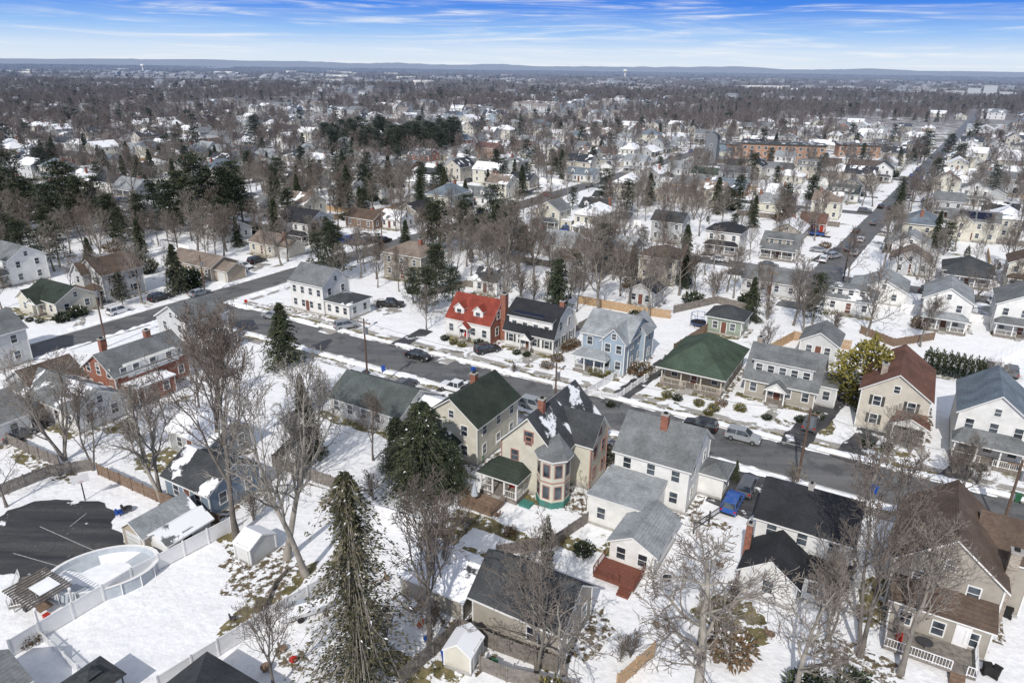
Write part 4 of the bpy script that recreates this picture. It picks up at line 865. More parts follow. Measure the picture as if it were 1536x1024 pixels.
def leaf(r, V, Fc, MI, p, d, L, w, mi):
    d = d.normalized(); s = d.cross(Vector((r.gauss(0, 1), r.gauss(0, 1), r.gauss(0, 1))))
    if s.length < .01: return
    s.normalize(); i = len(V); V.extend([tuple(p-d*L*.3), tuple(p+s*w), tuple(p+d*L*.7), tuple(p-s*w)]); Fc.append((i, i+1, i+2, i+3)); MI.append(mi)
def finish(name, V, Fc, MI, mats):
    me = bpy.data.meshes.new(name); me.from_pydata(V, [], Fc)
    for q_ in mats: me.materials.append(MATS[q_])
    me.polygons.foreach_set('material_index', MI); me.update(); return me
def conifer(name, seed, H=12, Rb=3, mats=('bark', 'needle_d', 'needle_m', 'needle_l'), whorls=30, nb=9, steps=8, per=3, ls=.42, droop=.35, z0=.06, power=.85, snow=0, ragged=.25, lump=0):
    r = random.Random(seed); V = []; Fc = []; MI = []; tube(V, Fc, MI, [Vector((0, 0, 0)), Vector((0, 0, H*.5)), Vector((0, 0, H*.98))], [H*.018, H*.011, .02], 6, 0)
    ms = list(mats)+(['snow'] if snow else [])
    for w in range(whorls):
        t = z0+(1-z0)*(w/whorls)**1.0; z = H*t
        for k in range(nb):
            az = r.uniform(0, 6.28); rr = Rb*(1-t)**power*r.uniform(1-ragged, 1+ragged*.6)+.15; tone = r.random()
            if lump: rr *= 1+lump*noise.noise(Vector((math.cos(az)*1.3, math.sin(az)*1.3, z*.45+seed)))*1.6
            zz = z+r.uniform(-.5, .5)*H/whorls; dirh = Vector((math.cos(az), math.sin(az), 0)); tip = zz-droop*rr
            tube(V, Fc, MI, [Vector((0, 0, zz)), dirh*rr*.5+Vector((0, 0, zz-droop*rr*.2)), dirh*rr*.92+Vector((0, 0, tip))], [.04, .025, .01], 3, 0)
            for s_ in range(steps):
                s = (s_+r.random())/steps; s = .12+.9*s; c = dirh*rr*s+Vector((0, 0, zz-droop*rr*s*s))
                for _ in range(per):
                    lat = Vector((-dirh.y, dirh.x, 0))*r.gauss(0, .16*rr*(1.1-s)+.1); pp = c+lat+Vector((0, 0, r.gauss(0, .08)))
                    dd = dirh*.7+Vector((-dirh.y, dirh.x, 0))*r.uniform(-.8, .8)+Vector((0, 0, r.uniform(-.7, .15)))
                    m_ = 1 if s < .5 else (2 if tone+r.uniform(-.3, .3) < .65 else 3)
                    if snow and s > .45 and r.random() < snow: m_ = 4
                    leaf(r, V, Fc, MI, pp, dd, ls*r.uniform(.7, 1.3), ls*.2, m_)
    return finish(name, V, Fc, MI, ms)
def pine(name, seed, H=16, mats=('bark', 'needle_d', 'needle_m', 'needle_l'), clumps=55, per=85, ls=.5):
    r = random.Random(seed); V = []; Fc = []; MI = []; tube(V, Fc, MI, [Vector((0, 0, 0)), Vector((.2, 0, H*.5)), Vector((0, .1, H*.95))], [H*.02, H*.013, .04], 7, 0)
    for i in range(clumps):
        t = .18+.82*(i/clumps); rad = H*.24*(1.12-t)**.6*r.uniform(.35, 1.1); az = i*2.4+r.uniform(-.4, .4); z = H*t*r.uniform(.95, 1.02)
        c = Vector((rad*math.cos(az), rad*math.sin(az), z)); tube(V, Fc, MI, [Vector((0, 0, z-rad*.35)), c*.5+Vector((0, 0, z*.5-.1*rad)), c], [.07, .05, .02], 3, 0)
        cr = H*.075*r.uniform(.7, 1.3)
        for _ in range(per):
            v = Vector((r.gauss(0, 1), r.gauss(0, 1), r.gauss(0, .5))).normalized(); k = r.random()**.5; p = c+Vector((v.x, v.y, v.z*.55))*cr*k*1.25
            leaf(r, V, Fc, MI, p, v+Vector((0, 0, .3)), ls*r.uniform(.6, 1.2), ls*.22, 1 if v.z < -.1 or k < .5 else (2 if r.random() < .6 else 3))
    return finish(name, V, Fc, MI, mats)
def shrub(name, seed, rx=1, rz=1, mats=('bark', 'needle_d', 'needle_m', 'needle_l'), n=900, ls=.22, snow=.015, col=False):
    r = random.Random(seed); V = []; Fc = []; MI = []; tube(V, Fc, MI, [Vector((0, 0, 0)), Vector((0, 0, rz*1.2))], [.08, .02], 4, 0); ms = list(mats)+['snow']
    for _ in range(n):
        v = Vector((r.gauss(0, 1), r.gauss(0, 1), r.gauss(0, 1))).normalized(); k = (1-.5*r.random()**2)*(1+.45*noise.noise(v*2.2+Vector((seed, 0, 0))))
        z = v.z*k
        if col: rad = rx*k*(1-max(0, z)**2*.5); p = Vector((v.x*rad, v.y*rad, rz*(1+z)))
        else: p = Vector((v.x*rx*k, v.y*rx*k, max(.03, rz*(.75+z*.75))))
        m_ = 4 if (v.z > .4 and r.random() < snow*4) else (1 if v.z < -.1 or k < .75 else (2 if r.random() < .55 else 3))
        leaf(r, V, Fc, MI, p, v+Vector((r.gauss(0, .5), r.gauss(0, .5), .3)), ls*r.uniform(.7, 1.4), ls*.3, m_)
    return finish(name, V, Fc, MI, ms)
BT = [bare_tree('bare_tree_a', 1, rmin=.02), bare_tree('bare_tree_b', 2, counts=(12, 8, 6, 4), spread=.75, rmin=.02, start=.3), bare_tree('bare_tree_c', 5, counts=(14, 7, 6, 3), spread=1.0, wob=.2, rmin=.02),
      bare_tree('bare_tree_d', 8, counts=(9, 6, 6, 4), multi=2, rmin=.02, spread=.7), bare_tree('bare_tree_e', 14, counts=(6, 6, 5, 4), multi=4, rmin=.018, spread=.6)]
BTM = [bare_tree('mid_tree_%d' % i, 100+i, counts=(11, 7, 6, 2), rmin=.028, spread=.7+.1*i, start=.2+.03*i) for i in range(4)]
PALE = [bare_tree('sycamore_a', 21, counts=(10, 8, 6, 3), spread=1.15, wob=.3, rmin=.022, mats=('palebark', 'twig'), trunkr=.4, start=.25, up=.05, taper=.75), bare_tree('sycamore_b', 22, counts=(11, 8, 5, 3), spread=.8, wob=.22, rmin=.022, mats=('palebark', 'palebark'), trunkr=.42, start=.25),
        bare_tree('dogwood', 25, counts=(7, 6, 4, 3), spread=1.15, wob=.32, rmin=.026, mats=('palebark', 'twig'), trunkr=.28, start=.2, up=.02)]
SP = [conifer('spruce_a', 31, 12, 3.2, lump=.3), conifer('spruce_b', 32, 12, 2.6, ragged=.4, whorls=34, lump=.4)]
SPH = conifer('spruce_hero', 33, 12, 4.8, whorls=42, nb=14, steps=11, per=3, ls=.34, snow=.012, power=.6, ragged=.35, lump=.4)
HEM = conifer('hemlock_hero', 34, 20, 3.7, mats=('bark', 'hem_d', 'hem_m', 'hem_l'), whorls=62, nb=9, steps=10, per=3, ls=.32, droop=.85, power=.42, snow=.012, ragged=.7, lump=.9)
PN = [pine('pine_a', 41), pine('pine_b', 42, clumps=45), pine('pine_c', 43, clumps=70)]
ARB = shrub('arborvitae', 51, .55, 1.5, n=900, ls=.2, col=True); SHR = [shrub('shrub_a', 52, 1, .8), shrub('shrub_b', 53, 1, .9, mats=('bark', 'gold_d', 'gold_l', 'hem_m')), shrub('shrub_c', 54, 1, .8, mats=('bark', 'brownleaf', 'brownleaf', 'hem_m'), n=600)]
HOLLY = shrub('holly', 55, 2.6, 3.2, mats=('bark', 'gold_d', 'gold_l', 'gold_l'), n=5500, ls=.3, col=True)
TWB = bare_tree('twiggy_bush', 61, H=3, counts=(5, 5, 4), multi=6, rmin=.012, trunkr=.06, start=.1, spread=.6)
def tree(name, me, nat, px, py, top, wide=1.0, h=None):
    x, y = P(px, py); hh = h or height_at(x, y, top); s = hh/nat
    o = bpy.data.objects.new(name, me); COL.objects.link(o); o.location = (x, y, 0); o.rotation_euler = (0, 0, R.uniform(0, 6.28)); o.scale = (s*wide, s*wide, s); OCC.append((x, y, 2.0)); return o
B18 = 18
for nm, i, px, py, top, wd in [('bare_tree', 4, 98, 690, 515, 1.1), ('bare_tree', 3, 140, 705, 560, .9), ('bare_tree', 0, 240, 742, 560, .9), ('bare_tree', 1, 355, 805, 460, .8), ('bare_tree', 1, 333, 690, 455, .85),
        ('bare_tree', 0, 645, 975, 710, .95), ('bare_tree', 3, 1290, 985, 640, .8), ('bare_tree', 0, 1350, 1010, 770, 1.0), ('bare_tree', 4, 1240, 960, 800, 1.0), ('bare_tree', 1, 412, 1040, 880, .8),
        ('bare_tree', 2, 898, 468, 335, 1), ('bare_tree', 0, 762, 425, 290, .9), ('bare_tree', 1, 735, 440, 330, .9), ('bare_tree', 3, 800, 400, 320, 1), ('bare_tree', 2, 640, 495, 430, 1), ('bare_tree', 2, 1205, 497, 398, 1), ('bare_tree', 1, 1380, 520, 440, 1),
        ('bare_tree', 1, 1325, 405, 300, .9), ('bare_tree', 0, 200, 300, 215, 1), ('bare_tree', 1, 1365, 668, 620, 1.2), ('bare_tree', 0, 1440, 760, 650, 1), ('bare_tree', 2, 1310, 720, 600, 1), ('bare_tree', 0, 990, 450, 385, 1), ('bare_tree', 2, 250, 640, 560, .9),
        ('bare_tree', 1, 480, 690, 560, .8), ('bare_tree', 3, 805, 1010, 790, .9), ('bare_tree', 0, 1145, 560, 480, 1), ('bare_tree', 2, 250, 430, 370, 1), ('bare_tree', 4, 1075, 440, 400, 1.2), ('bare_tree', 0, 10, 760, 640, .9), ('bare_tree', 2, 820, 260, 190, 1), ('bare_tree', 4, 660, 900, 745, .85),
        ('bare_tree', 4, 1040, 330, 280, 1.4), ('bare_tree', 3, 680, 420, 340, 1), ('bare_tree', 2, 700, 400, 320, 1), ('bare_tree', 1, 840, 430, 370, 1), ('bare_tree', 3, 1180, 380, 300, 1), ('bare_tree', 1, 1490, 600, 540, 1), ('bare_tree', 1, 560, 690, 590, .9), ('bare_tree', 3, 440, 720, 600, .8), ('bare_tree', 0, 300, 620, 500, .8)]:
    tree(nm, BT[i], B18, px, py, top, wd)
for i, px, py, top, wd in [(1, 430, 838, 520, .68), (1, 458, 862, 550, .65), (0, 1048, 1045, 775, 1.15), (2, 845, 1010, 850, 1.4), (0, 1190, 1050, 860, 1.0), (2, 1010, 900, 830, 1.0), (2, 880, 760, 710, 1), (1, 245, 752, 575, .8), (2, 930, 720, 660, 1.0)]: tree('sycamore_tree', PALE[i], B18, px, py, top, wd)
tree('spruce_tree', SPH, 12, 635, 735, 602, 1.2); tree('hemlock_tree', HEM, 20, 545, 1040, 705, 1.0); tree('spruce_tree', SP[0], 12, 428, 550, 453, 1.35); tree('spruce_tree', SP[1], 12, 455, 620, 560, 1.2)
tree('spruce_tree', SP[0], 12, 470, 690, 605, 1.1); tree('spruce_tree', SPH, 12, 598, 705, 625, 1.0); tree('spruce_tree', SPH, 12, 680, 738, 660, .9)
tree('holly_tree', HOLLY, 6.4, 1290, 606, 512, 1.05)
for px, py, top in [(820, 855, 778), (788, 855, 805)]: tree('arborvitae_tree', ARB, 3, px, py, top, .55)
tree('spruce_tree', SP[0], 12, 1102, 722, 690); tree('spruce_tree', SP[0], 12, 1124, 482, 415)
for i in range(9): tree('arborvitae_tree', ARB, 3, 1388+i*10, 558+i*2, 522+i*2, 1.0)
for px, py, top, k in [(660, 372, 300, 0), (740, 360, 275, 1), (752, 390, 300, 2), (655, 440, 365, 2), (640, 470, 400, 0), (300, 345, 230, 0), (275, 340, 255, 1), (345, 340, 250, 2), (105, 345, 240, 0), (60, 330, 265, 1), (130, 350, 265, 2), (25, 320, 225, 1), (350, 320, 240, 1), (235, 330, 270, 2), (320, 335, 250, 0), (260, 350, 270, 2), (365, 335, 265, 1), (85, 360, 275, 0), (45, 350, 265, 2), (10, 345, 250, 0), (150, 330, 262, 1), (215, 350, 290, 0),
                       (385, 225, 172, 0), (965, 372, 340, 1), (1350, 300, 265, 0), (1385, 245, 195, 1), (1420, 240, 200, 0), (1090, 320, 280, 2), (420, 295, 235, 1), (1125, 330, 300, 1), (520, 285, 235, 2), (545, 290, 245, 0), (90, 400, 330, 1), (40, 400, 330, 0), (20, 380, 320, 2), (700, 350, 290, 1), (720, 375, 310, 0), (770, 350, 300, 2), (680, 460, 400, 0), (1435, 255, 215, 2), (620, 455, 400, 1), (265, 225, 200, 0), (660, 160, 130, 1), (245, 250, 215, 2), (570, 285, 250, 1)]:
    tree('pine_tree', PN[k], 16, px, py, top, 1.15)
for i in range(64): tree('pine_tree', PN[i % 3], 16, 484+(i*3.1)+R.uniform(-5, 5), 228+R.uniform(-14, 8), 0, 1.2, h=R.uniform(11, 18))
for px, py, k, h in [(960, 562, 2, 2.6), (890, 562, 1, 1.2), (902, 565, 1, 1.1), (915, 567, 1, 1.2), (850, 525, 2, 1.8), (835, 542, 2, 1.6), (860, 520, 2, 1.8), (820, 552, 2, 1.5), (680, 516, 1, 1.1), (692, 520, 1, 1.1), (718, 517, 0, 1.3), (668, 510, 0, 1.1), (1070, 616, 1, 1.2), (1082, 608, 2, 1.2), (1062, 622, 1, 1.0), (1000, 596, 1, 1.1), (1015, 600, 0, 1.1),
                     (1048, 608, 1, 1.1), (1150, 629, 0, 1.0), (1200, 632, 0, 1.1), (1225, 628, 0, 1.3), (1110, 616, 1, 1.2), (790, 534, 0, 1), (775, 531, 0, 1), (1215, 1045, 0, 2.6), (1280, 1040, 0, 2.2), (1095, 985, 2, 2.8), (830, 1060, 1, 2.2), (95, 482, 0, 2.2), (118, 474, 0, 2.4), (60, 484, 0, 1), (15, 474, 0, 1), (30, 479, 0, 1), (45, 482, 0, 1),
                     (915, 609, 0, 1), (280, 428, 0, 4.5), (290, 432, 0, 3), (45, 965, 2, 1.2), (1470, 705, 0, 1.0), (1300, 668, 0, 1.1), (905, 692, 0, 2.5), (1040, 455, 0, 3), (520, 330, 0, 3), (1330, 672, 0, 1), (765, 800, 2, 1), (875, 830, 0, 1.5)]:
    tree('shrub', SHR[k], 1.4, px, py, 0, 1.0, h=h)
for px, py, h in [(1190, 730, 3.4), (945, 985, 3.0), (770, 560, 2), (1365, 680, 4), (560, 750, 4), (1100, 905, 3), (70, 640, 4), (1465, 725, 3), (820, 445, 6), (800, 450, 6), (780, 445, 6), (860, 440, 5), (1150, 480, 5), (1070, 445, 6), (930, 990, 2.6), (650, 940, 3), (580, 960, 4), (1430, 710, 4), (1250, 500, 5), (440, 660, 4), (200, 670, 4), (1050, 930, 3), (1340, 850, 4), (700, 800, 3), (380, 780, 4)]: tree('twiggy_bush', TWB, 3, px, py, 0, 1.2, h=h)

# ---------- procedural neighbourhood ----------
for p_ in ((1010, 500), (1045, 480), (1000, 465), (1160, 500), (1200, 530), (620, 490), (560, 490)): OCC.append((*P(*p_), 5.0))
def near_road(x, y, m):
    for (p0, p1, w) in ROADS:
        dx, dy = p1[0]-p0[0], p1[1]-p0[1]; L2 = dx*dx+dy*dy; t = max(0, min(1, ((x-p0[0])*dx+(y-p0[1])*dy)/L2))
        if math.hypot(x-p0[0]-t*dx, y-p0[1]-t*dy) < w/2+m: return True
    return False
def free(x, y, m):
    for ox, oy, r in OCC:
        if abs(ox-x) < r+m and abs(oy-y) < r+m and math.hypot(ox-x, oy-y) < r+m: return False
    return True
walls = ['white', 'white', 'white', 'ltgray', 'cream', 'beige', 'ltblue', 'gray', 'tan', 'greige', 'cream', 'ltgray']; roofs = ['gray', 'dark', 'ltgray', 'brown', 'gray', 'blue', 'black', 'tan']
PROTO = []
rp = random.Random(5)
for i in range(26):
    b = MB(); fl = rp.choice((1, 1, 2)); w = rp.uniform(8, 13) if fl == 2 else rp.uniform(10, 15); d = rp.uniform(7.5, 9.5); h = .45+2.75*fl; ax = rp.choice('xxy') if fl == 2 else 'x'
    if ax == 'y': w, d = d, w
    rm = rp.choice(('roof_', 'roof_', 'roofs_', 'roofs_', 'roofw_'))+rp.choice(roofs); wl = 'wall_'+rp.choice(walls); bd = (-w/2, w/2, -d/2, d/2); kd = rp.choice(('gable', 'gable', 'gable', 'hip')); rh = rp.uniform(2, 3.0)
    if i == 7: wl = 'wall_brick'
    block(b, bd, h, kd, ax, rh, wl, rm, fl, {'F': 3, 'R': 2, 'L': 2, 'B': 3})
    if rp.random() < .5: porch(b, (-w/2+.4, w/2-.4, -d/2-2.2, -d/2), 2.7, rm, 'hip', .8, 4, False)
    if rp.random() < .5: chimney(b, w*.3, 0, h, h+rh+.9)
    if rp.random() < .5: block(b, (w/2+.02, w/2+4, -d/2+1.5, d/2-1), 2.7, 'gable', 'x', 1.4, wl, rm, 1, {'F': 1, 'R': 1}, attic=False)
    PROTO.append(b.meshes('suburban_house'))
GAR = []
for i in range(4):
    b = MB(); block(b, (-3, 3, -3.3, 3.3), 2.5, 'gable', rp.choice('xy'), 1.6, 'wall_'+rp.choice(walls), rp.choice(('roofw_gray', 'roofs_dark', 'roof_gray')), 0, {}, attic=False); garagedoor(b, (-3, 3, -3.3, 3.3), 'F', 0); GAR.append(b.meshes('garage'))
FEN = [(fence(n_, [(0, 0), (16, 0)], 1.7, m_, s_, True), n_) for n_, m_, s_ in (('white_vinyl_fence', 'white', 'vinyl'), ('wooden_fence', 'woodgray', 'vinyl'), ('wooden_fence', 'woodlight', 'vinyl'))]
PAINTS = ['black', 'white', 'silver', 'gray', 'black', 'gray', 'silver', 'blue', 'red']
def inview(x, y, m=40): return y > 20 and abs(x) < y*.78+m
nh = 0
def rowh(a, bb, rot, side):
    global nh
    x, y = AB(a, bb)
    if not inview(x, y) or math.hypot(x, y) > 640 or not free(x, y, 6.5) or near_road(x, y, 4.5): return
    place('suburban_house', R.choice(PROTO), x, y, 0, rot+R.uniform(-.03, .03)); OCC.append((x, y, 6.8)); nh += 1
    fx, fy = math.sin(rot), -math.cos(rot); lx, ly = math.cos(rot), math.sin(rot); dist = math.hypot(x, y)
    if dist < 420:
        ox = R.choice((-1, 1))*7.6
        p0 = (x+lx*ox-fx*2, y+ly*ox-fy*2); p1 = (x+lx*ox+fx*10.5, y+ly*ox+fy*10.5); strip('driveway', p0, p1, 2.8, .04+.0001*(nh % 30), R.choice(('drive', 'walk', 'drive')), .2)
        if R.random() < .55: t = R.uniform(1, 6); carw(x+lx*ox+fx*t, y+ly*ox+fy*t, rot+math.pi/2, R.choice(('suv', 'sedan', 'suv', 'pickup')), R.choice(PAINTS))
        if R.random() < .5:
            fm, fn = R.choice(FEN); place(fn, fm, x-lx*8-fx*R.uniform(12, 20), y-ly*8-fy*15, 0, rot)
        if R.random() < .3:
            fm, fn = R.choice(FEN); place(fn, fm, x+lx*8-fx*4, y+ly*8-fy*4, 0, rot+math.pi/2)
    gx, gy = x+lx*R.uniform(-7, 7)-fx*14, y+ly*R.uniform(-7, 7)-fy*14
    if R.random() < .45 and free(gx, gy, 3) and not near_road(gx, gy, 3): place('garage', R.choice(GAR), gx, gy, 0, rot+R.choice((0, math.pi/2))); OCC.append((gx, gy, 3.5))
for bb in (95, 190, 290, 400, 520):
    for s in (-1, 1):
        a = -90
        while a < 330: rowh(a, bb+s*R.uniform(13, 16), ANG+(math.pi if s < 0 else 0), s); a += R.uniform(15, 20)
for bb in (60, 160, 270, 390):
    for s in (-1, 1):
        a = -420
        while a < -106: rowh(a, bb+s*R.uniform(13, 17), ANG+(math.pi if s < 0 else 0), s); a += R.uniform(15, 20)
for bb in range(-120, 420, 18):
    rowh(-113, bb, ANG+math.pi/2, 1); rowh(-230, bb, ANG-math.pi/2, 1)
for bb in range(50, 560, 17):
    ax = 3+(bb*.06); rowh(ax-15, bb, ANG+math.pi/2, 1); rowh(ax+17, bb, ANG-math.pi/2, 1)
for bb in range(-120, 0, 19): rowh(-82, bb-20, ANG-math.pi/2, 1)
for i in range(900):
    d = R.uniform(290, 640); x = R.uniform(-.76, .76)*d
    if free(x, d, 8) and not near_road(x, d, 5): place('suburban_house', R.choice(PROTO), x, d, 0, ANG+R.choice((0, 1.57, 3.14, 4.71))+R.uniform(-.1, .1)); OCC.append((x, d, 7)); nh += 1
    if nh > 600: break
for (p0, p1, w) in ROADS:
    L = math.hypot(p1[0]-p0[0], p1[1]-p0[1]); dx, dy = (p1[0]-p0[0])/L, (p1[1]-p0[1])/L; s = 20
    while s < L:
        s += R.uniform(9, 60); x = p0[0]+dx*s; y = p0[1]+dy*s; sd = R.choice((-1, 1))*(w/2-1.3)
        if inview(x, y, 10) and 170 < math.hypot(x, y) < 600: carw(x-dy*sd, y+dx*sd, math.atan2(dy, dx), R.choice(('suv', 'sedan')), R.choice(PAINTS))
cells = {}
for o_ in OCC: cells.setdefault((int(o_[0]//20), int(o_[1]//20)), []).append(o_)
def free2(x, y, m):
    cx, cy = int(x//20), int(y//20)
    for i in (-1, 0, 1):
        for j in (-1, 0, 1):
            for ox, oy, r in cells.get((cx+i, cy+j), ()):
                if math.hypot(ox-x, oy-y) < r*.85+m: return False
    return True
nt_ = 0
for i in range(6500):
    d = 125+R.random()**.8*230; x = R.uniform(-.8, .8)*d; a, bb = toAB(x, d)
    if (bb < 28 and a > -95) or not free2(x, d, 1.3) or near_road(x, d, 1.5): continue
    dens = .14+.4*max(0, noise.noise(Vector((x*.018, d*.018, 3.1))))
    if a < -110: dens += .16
    if -95 < a < -10 and 28 < bb < 90: dens += .3
    if a > 5 and bb < 200: dens *= .55
    if R.random() > dens: continue
    u = R.random()
    if u < (.74 if a > -110 else .62): me = R.choice(BTM); nat = 18; h = R.uniform(8, 15); nm = 'bare_tree'
    elif u < .88: me = R.choice(PN+SP); nat = 16 if me in PN else 12; h = R.uniform(7, 14); nm = 'pine_tree' if me in PN else 'spruce_tree'
    else: me = R.choice((ARB, SHR[0], SHR[2])); nat = 3 if me is ARB else 1.4; h = R.uniform(1.5, 4); nm = 'shrub'
    o = bpy.data.objects.new(nm, me); COL.objects.link(o); o.location = (x, d, 0); s = h/nat; o.rotation_euler = (0, 0, R.uniform(0, 6.28)); o.scale = (s*R.uniform(.9, 1.15),)*2+(s,); nt_ += 1
    cells.setdefault((int(x//20), int(d//20)), []).append((x, d, 1.6))
    if nt_ > 1000: break

# ---------- distant masses by instancing ----------
def scatter(name, srcs, pts):
    col = bpy.data.collections.new(name+'_source')
    for i, s in enumerate(srcs):
        o = bpy.data.objects.new('%s_src_%02d' % (name, i), s); col.objects.link(o)
    me = bpy.data.meshes.new(name); me.from_pydata([(p[0], p[1], p[2]) for p in pts], [], [])
    a = me.attributes.new('rotv', 'FLOAT_VECTOR', 'POINT'); a.data.foreach_set('vector', [c for p in pts for c in (0, 0, p[3])])
    a = me.attributes.new('scl', 'FLOAT_VECTOR', 'POINT'); a.data.foreach_set('vector', [c for p in pts for c in p[4]])
    a = me.attributes.new('idx', 'INT', 'POINT'); a.data.foreach_set('value', [p[5] for p in pts])
    ob = bpy.data.objects.new(name, me); COL.objects.link(ob)
    ng = bpy.data.node_groups.new(name, 'GeometryNodeTree'); ng.interface.new_socket('Geometry', in_out='INPUT', socket_type='NodeSocketGeometry'); ng.interface.new_socket('Geometry', in_out='OUTPUT', socket_type='NodeSocketGeometry')
    gi = ng.nodes.new('NodeGroupInput'); go = ng.nodes.new('NodeGroupOutput'); ip = ng.nodes.new('GeometryNodeInstanceOnPoints'); ci = ng.nodes.new('GeometryNodeCollectionInfo')
    ci.inputs['Collection'].default_value = col; ci.inputs['Separate Children'].default_value = True; ci.inputs['Reset Children'].default_value = True; ip.inputs['Pick Instance'].default_value = True
    def at(n, t): q_ = ng.nodes.new('GeometryNodeInputNamedAttribute'); q_.data_type = t; q_.inputs['Name'].default_value = n; return q_.outputs['Attribute']
    L = ng.links.new; L(gi.outputs[0], ip.inputs['Points']); L(ci.outputs[0], ip.inputs['Instance']); L(at('idx', 'INT'), ip.inputs['Instance Index']); L(at('rotv', 'FLOAT_VECTOR'), ip.inputs['Rotation']); L(at('scl', 'FLOAT_VECTOR'), ip.inputs['Scale']); L(ip.outputs[0], go.inputs[0])
    md = ob.modifiers.new('instances', 'NODES'); md.node_group = ng
FT = [bare_tree('far_tree_%d' % i, 70+i, H=15, counts=(10, 6, 4), rmin=.055, mats=('farbark', 'farbark'), start=.25, spread=.85) for i in range(4)]
FP = [conifer('far_conifer', 81, 12, 2.8, whorls=14, nb=7, steps=4, per=2, ls=1.0), pine('far_pine', 82, 15, clumps=26, per=24, ls=1.1)]
def cluster(seed, ev):
    r = random.Random(seed); V = []; Fc = []; MI = []
    for t in range(24):
        cx, cy = r.uniform(-32, 32), r.uniform(-32, 32); h = r.uniform(8, 14); e = r.random() < ev
        tube(V, Fc, MI, [Vector((cx, cy, 0)), Vector((cx, cy, h*.6))], [.3, .15], 3, 0)
        for _ in range(60 if e else 80):
            v = Vector((r.gauss(0, 1), r.gauss(0, 1), r.gauss(0, 1))).normalized(); k = r.random()**.4; rr = h*(.2 if e else .36)
            p = Vector((cx+v.x*rr*k*(1 if not e else 1.2-.7*(v.z+1)/2), cy+v.y*rr*k, h*.58+v.z*k*h*.42)); leaf(r, V, Fc, MI, p, v+Vector((0, 0, .6)), 2.4 if not e else 2.0, .15 if not e else .5, 1 if e else 0)
    return finish('far_cluster', V, Fc, MI, ['farbark', 'needle_d'])
CL = [cluster(90, .06), cluster(91, .15), cluster(92, .0), cluster(93, .4)]
FHP = []
for i in range(2500):
    d = 620+(R.random()**.85)*2300; x = R.uniform(-.8, .8)*d; s = R.uniform(.9, 1.2)
    if noise.noise(Vector((x*.003, d*.002, 8.7))) < -.15: continue
    if near_road(x, d, 6): continue
    if d > 1400: s *= 1.25
    FHP.append((x, d, 0, ANG+R.choice((0, 1.57, 3.14))+R.uniform(-.2, .2), (s, s, s), R.randrange(8)))
    cells.setdefault((int(x//20), int(d//20)), []).append((x, d-4, 6.5))
pts = []
for i in range(27000):
    d = 330+(R.random()**.62)*1250; x = R.uniform(-.85, .85)*d
    g = noise.noise(Vector((x*.006, d*.004, 1.7)))+.5*noise.noise(Vector((x*.02, d*.014, 5)))
    if R.random() > .52+g*1.1: continue
    if not free2(x, d, .3): continue
    if near_road(x, d, 1): continue
    e = R.random() < .1+.3*max(0, noise.noise(Vector((x*.01, d*.008, 9))))
    s = R.uniform(.6, 1.0); pts.append((x, d, 0, R.uniform(0, 6.28), (s*1.15, s*1.15, s), R.choice((4, 5)) if e else R.choice((0, 1, 2, 3))))
scatter('distant_trees', FT+FP, pts)
pts = []
for i in range(10500):
    d = 1250+(R.random()**.7)*5300; x = R.uniform(-.85, .85)*d
    g = noise.noise(Vector((x*.0016, d*.0009, 2.7)))
    if R.random() > .72+g*1.4: continue
    s = R.uniform(.8, 1.2); pts.append((x, d, 0, R.uniform(0, 6.28), (s*1.25, s*1.25, s), R.choice((0, 0, 1, 2, 2, 3))))
scatter('distant_woodland', CL, pts)
FH = []
for i in range(8):
    b = MB(); w = rp.uniform(9, 16); d = rp.uniform(8, 10); h = rp.choice((3.2, 6)); bd = (-w/2, w/2, -d/2, d/2); wl = 'wall_'+rp.choice(walls); rm = rp.choice(('roof_', 'roofw_', 'roofs_', 'roofs_'))+rp.choice(roofs)
    block(b, bd, h, 'gable', 'x', 2.6, wl, rm, 1 if h < 4 else 2, found=False, attic=False)
    bb = MB()
    for k, v in b.p.items():
        for f_, mi in zip(v[1], v[2]): bb.face('house', v[3][mi], [v[0][j] for j in f_])
    FH.append(bb.meshes('far_house')[0][1])
scatter('distant_houses', FH, FHP)
b = MB()
for i in range(26):
    x = R.uniform(-1900, 1900); y = R.uniform(1500, 3600); w = R.uniform(30, 80); b.box('sheds', 'trim', x-w/2, x+w/2, y, y+R.uniform(25, 50), 0, R.uniform(8, 13))
place('distant_warehouses', b.meshes('distant_warehouses'), 0, 0)

# ---------- ground, hills ----------
def sheet(name, mat):
    v = []; f = []; xs = [-15000, -3000, -600, -150, 0, 150, 600, 3000, 15000]; ys = [-300, 0, 150, 600, 3000, 16000]
    for y in ys:
        for x in xs: v.append((x, y, 0))
    for j in range(len(ys)-1):
        for i in range(len(xs)-1): a = j*len(xs)+i; f.append((a, a+1, a+1+len(xs), a+len(xs)))
    me = bpy.data.meshes.new(name); me.from_pydata(v, [], f); me.materials.append(MATS[mat]); o = bpy.data.objects.new(name, me); COL.objects.link(o)
sheet('snowy_ground', 'ground')
solid('hillmat', (.12, .12, .12), .95, .45, .004, hz=True)
v = []; f = []; nx, ny = 300, 14
for j in range(ny):
    for i in range(nx):
        x = -9000+18000*i/(nx-1); y = 5200+j*520; t = math.sin(math.pi*j/(ny-1)); z = -2+t*(46+34*noise.noise(Vector((x*.0004, y*.0006, 3)))+26*noise.noise(Vector((x*.0015, y*.001, 1)))+8*noise.noise(Vector((x*.009, y*.003, 1))))
        v.append((x, y, z))
for j in range(ny-1):
    for i in range(nx-1): a = j*nx+i; f.append((a, a+1, a+nx+1, a+nx))
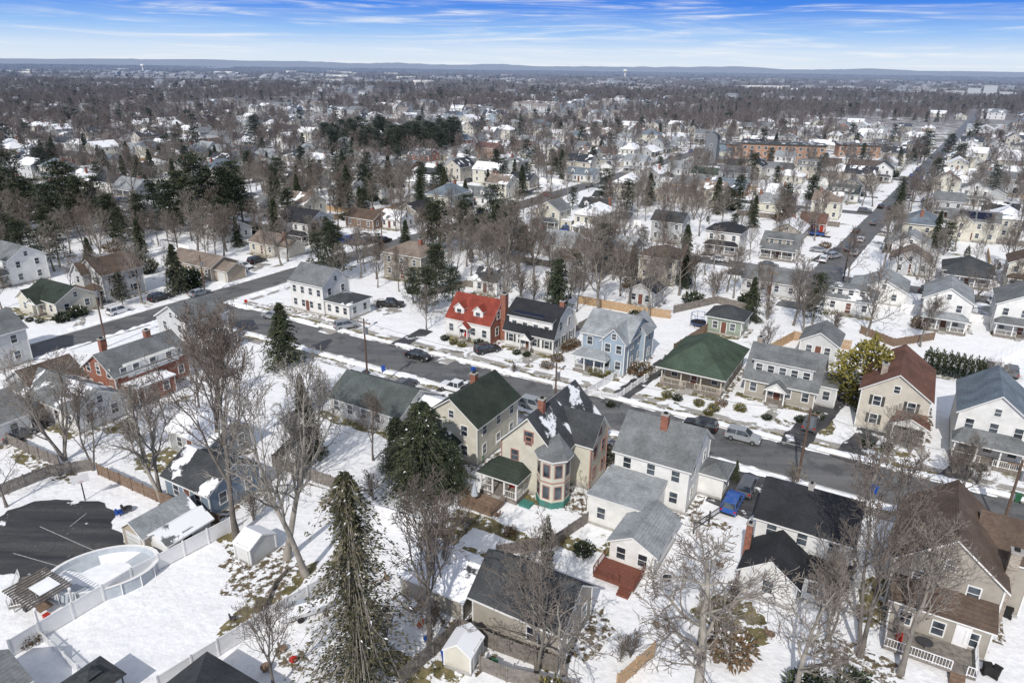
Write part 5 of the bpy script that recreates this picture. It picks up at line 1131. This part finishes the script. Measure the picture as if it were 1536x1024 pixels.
me = bpy.data.meshes.new('hills'); me.from_pydata(v, [], f); me.materials.append(MATS['hillmat']); o = bpy.data.objects.new('hills', me); COL.objects.link(o)

# ---------- sky, sun, camera ----------
SEL = 40; sd = Vector((-.35, -1, 0)).normalized()*math.cos(math.radians(SEL))+Vector((0, 0, math.sin(math.radians(SEL))))
w = bpy.data.worlds.new('World'); scene.world = w; w.use_nodes = True; nt = w.node_tree; bg = nt.nodes['Background']; bg.inputs['Strength'].default_value = .15
sky = N(nt, 'ShaderNodeTexSky', sky_type='NISHITA'); sky.sun_disc = False; sky.sun_elevation = math.radians(SEL); sky.sun_rotation = math.atan2(sd.x, sd.y)
tc = N(nt, 'ShaderNodeTexCoord'); sx = N(nt, 'ShaderNodeSeparateXYZ'); nt.links.new(tc.outputs['Generated'], sx.inputs[0]); z = sx.outputs['Z']
rp_ = N(nt, 'ShaderNodeValToRGB'); nt.links.new(mr(nt, z, 0, .12, 0, 1), rp_.inputs[0]); e = rp_.color_ramp.elements
e[0].position = 0; e[0].color = (.72, .8, .9, 1); e[1].position = 1; e[1].color = (.02, .12, .55, 1)
for p_, c_ in ((.14, (.66, .78, .93)), (.33, (.33, .56, .93)), (.6, (.07, .26, .83))): q_ = e.new(p_); q_.color = (*c_, 1)
mp = N(nt, 'ShaderNodeMapping'); mp.inputs['Scale'].default_value = (2.6, 2.6, 46); mp.inputs['Rotation'].default_value = (0, .012, 0); nt.links.new(tc.outputs['Generated'], mp.inputs[0])
cl = noise_n(nt, mp.outputs[0], 1.6, 10, .62, 1.2); mp2 = N(nt, 'ShaderNodeMapping'); mp2.inputs['Scale'].default_value = (7, 7, 150); nt.links.new(tc.outputs['Generated'], mp2.inputs[0]); cl2 = noise_n(nt, mp2.outputs[0], 1.0, 9, .65, .8)
cm = math_n(nt, 'MULTIPLY', mr(nt, cl, .42, .7, 0, 1, True), mr(nt, cl2, .38, .66, .12, 1))
cs = mix(nt, math_n(nt, 'MULTIPLY', cm, .85), rp_.outputs[0], (.88, .91, .95))
sc_ = N(nt, 'ShaderNodeVectorMath', operation='SCALE'); nt.links.new(cs, sc_.inputs[0]); sc_.inputs['Scale'].default_value = 1/.15
sky_fill = mix(nt, .42, sky.outputs[0], (4.2, 4.1, 3.9))  # near-white added to the unseen upper sky to lift the ambient fill
fin = mix(nt, mr(nt, z, .12, .45, 1, 0), sky_fill, sc_.outputs[0]); nt.links.new(fin, bg.inputs['Color'])
l = bpy.data.lights.new('sun', 'SUN'); l.energy = 3.3; l.angle = math.radians(.55); l.color = (1, .95, .88); lo = bpy.data.objects.new('sun', l); COL.objects.link(lo); lo.rotation_euler = sd.to_track_quat('Z', 'Y').to_euler()
cam = bpy.data.cameras.new('camera'); co = bpy.data.objects.new('camera', cam); COL.objects.link(co); co.location = (0, 0, CAMH); co.rotation_euler = CM.to_euler(); cam.sensor_width = 36; cam.lens = 36*F/1536; cam.clip_end = 40000; cam.clip_start = .5
scene.camera = co
scene.view_settings.view_transform = 'Standard'; scene.view_settings.look = 'None'; scene.view_settings.exposure = 0
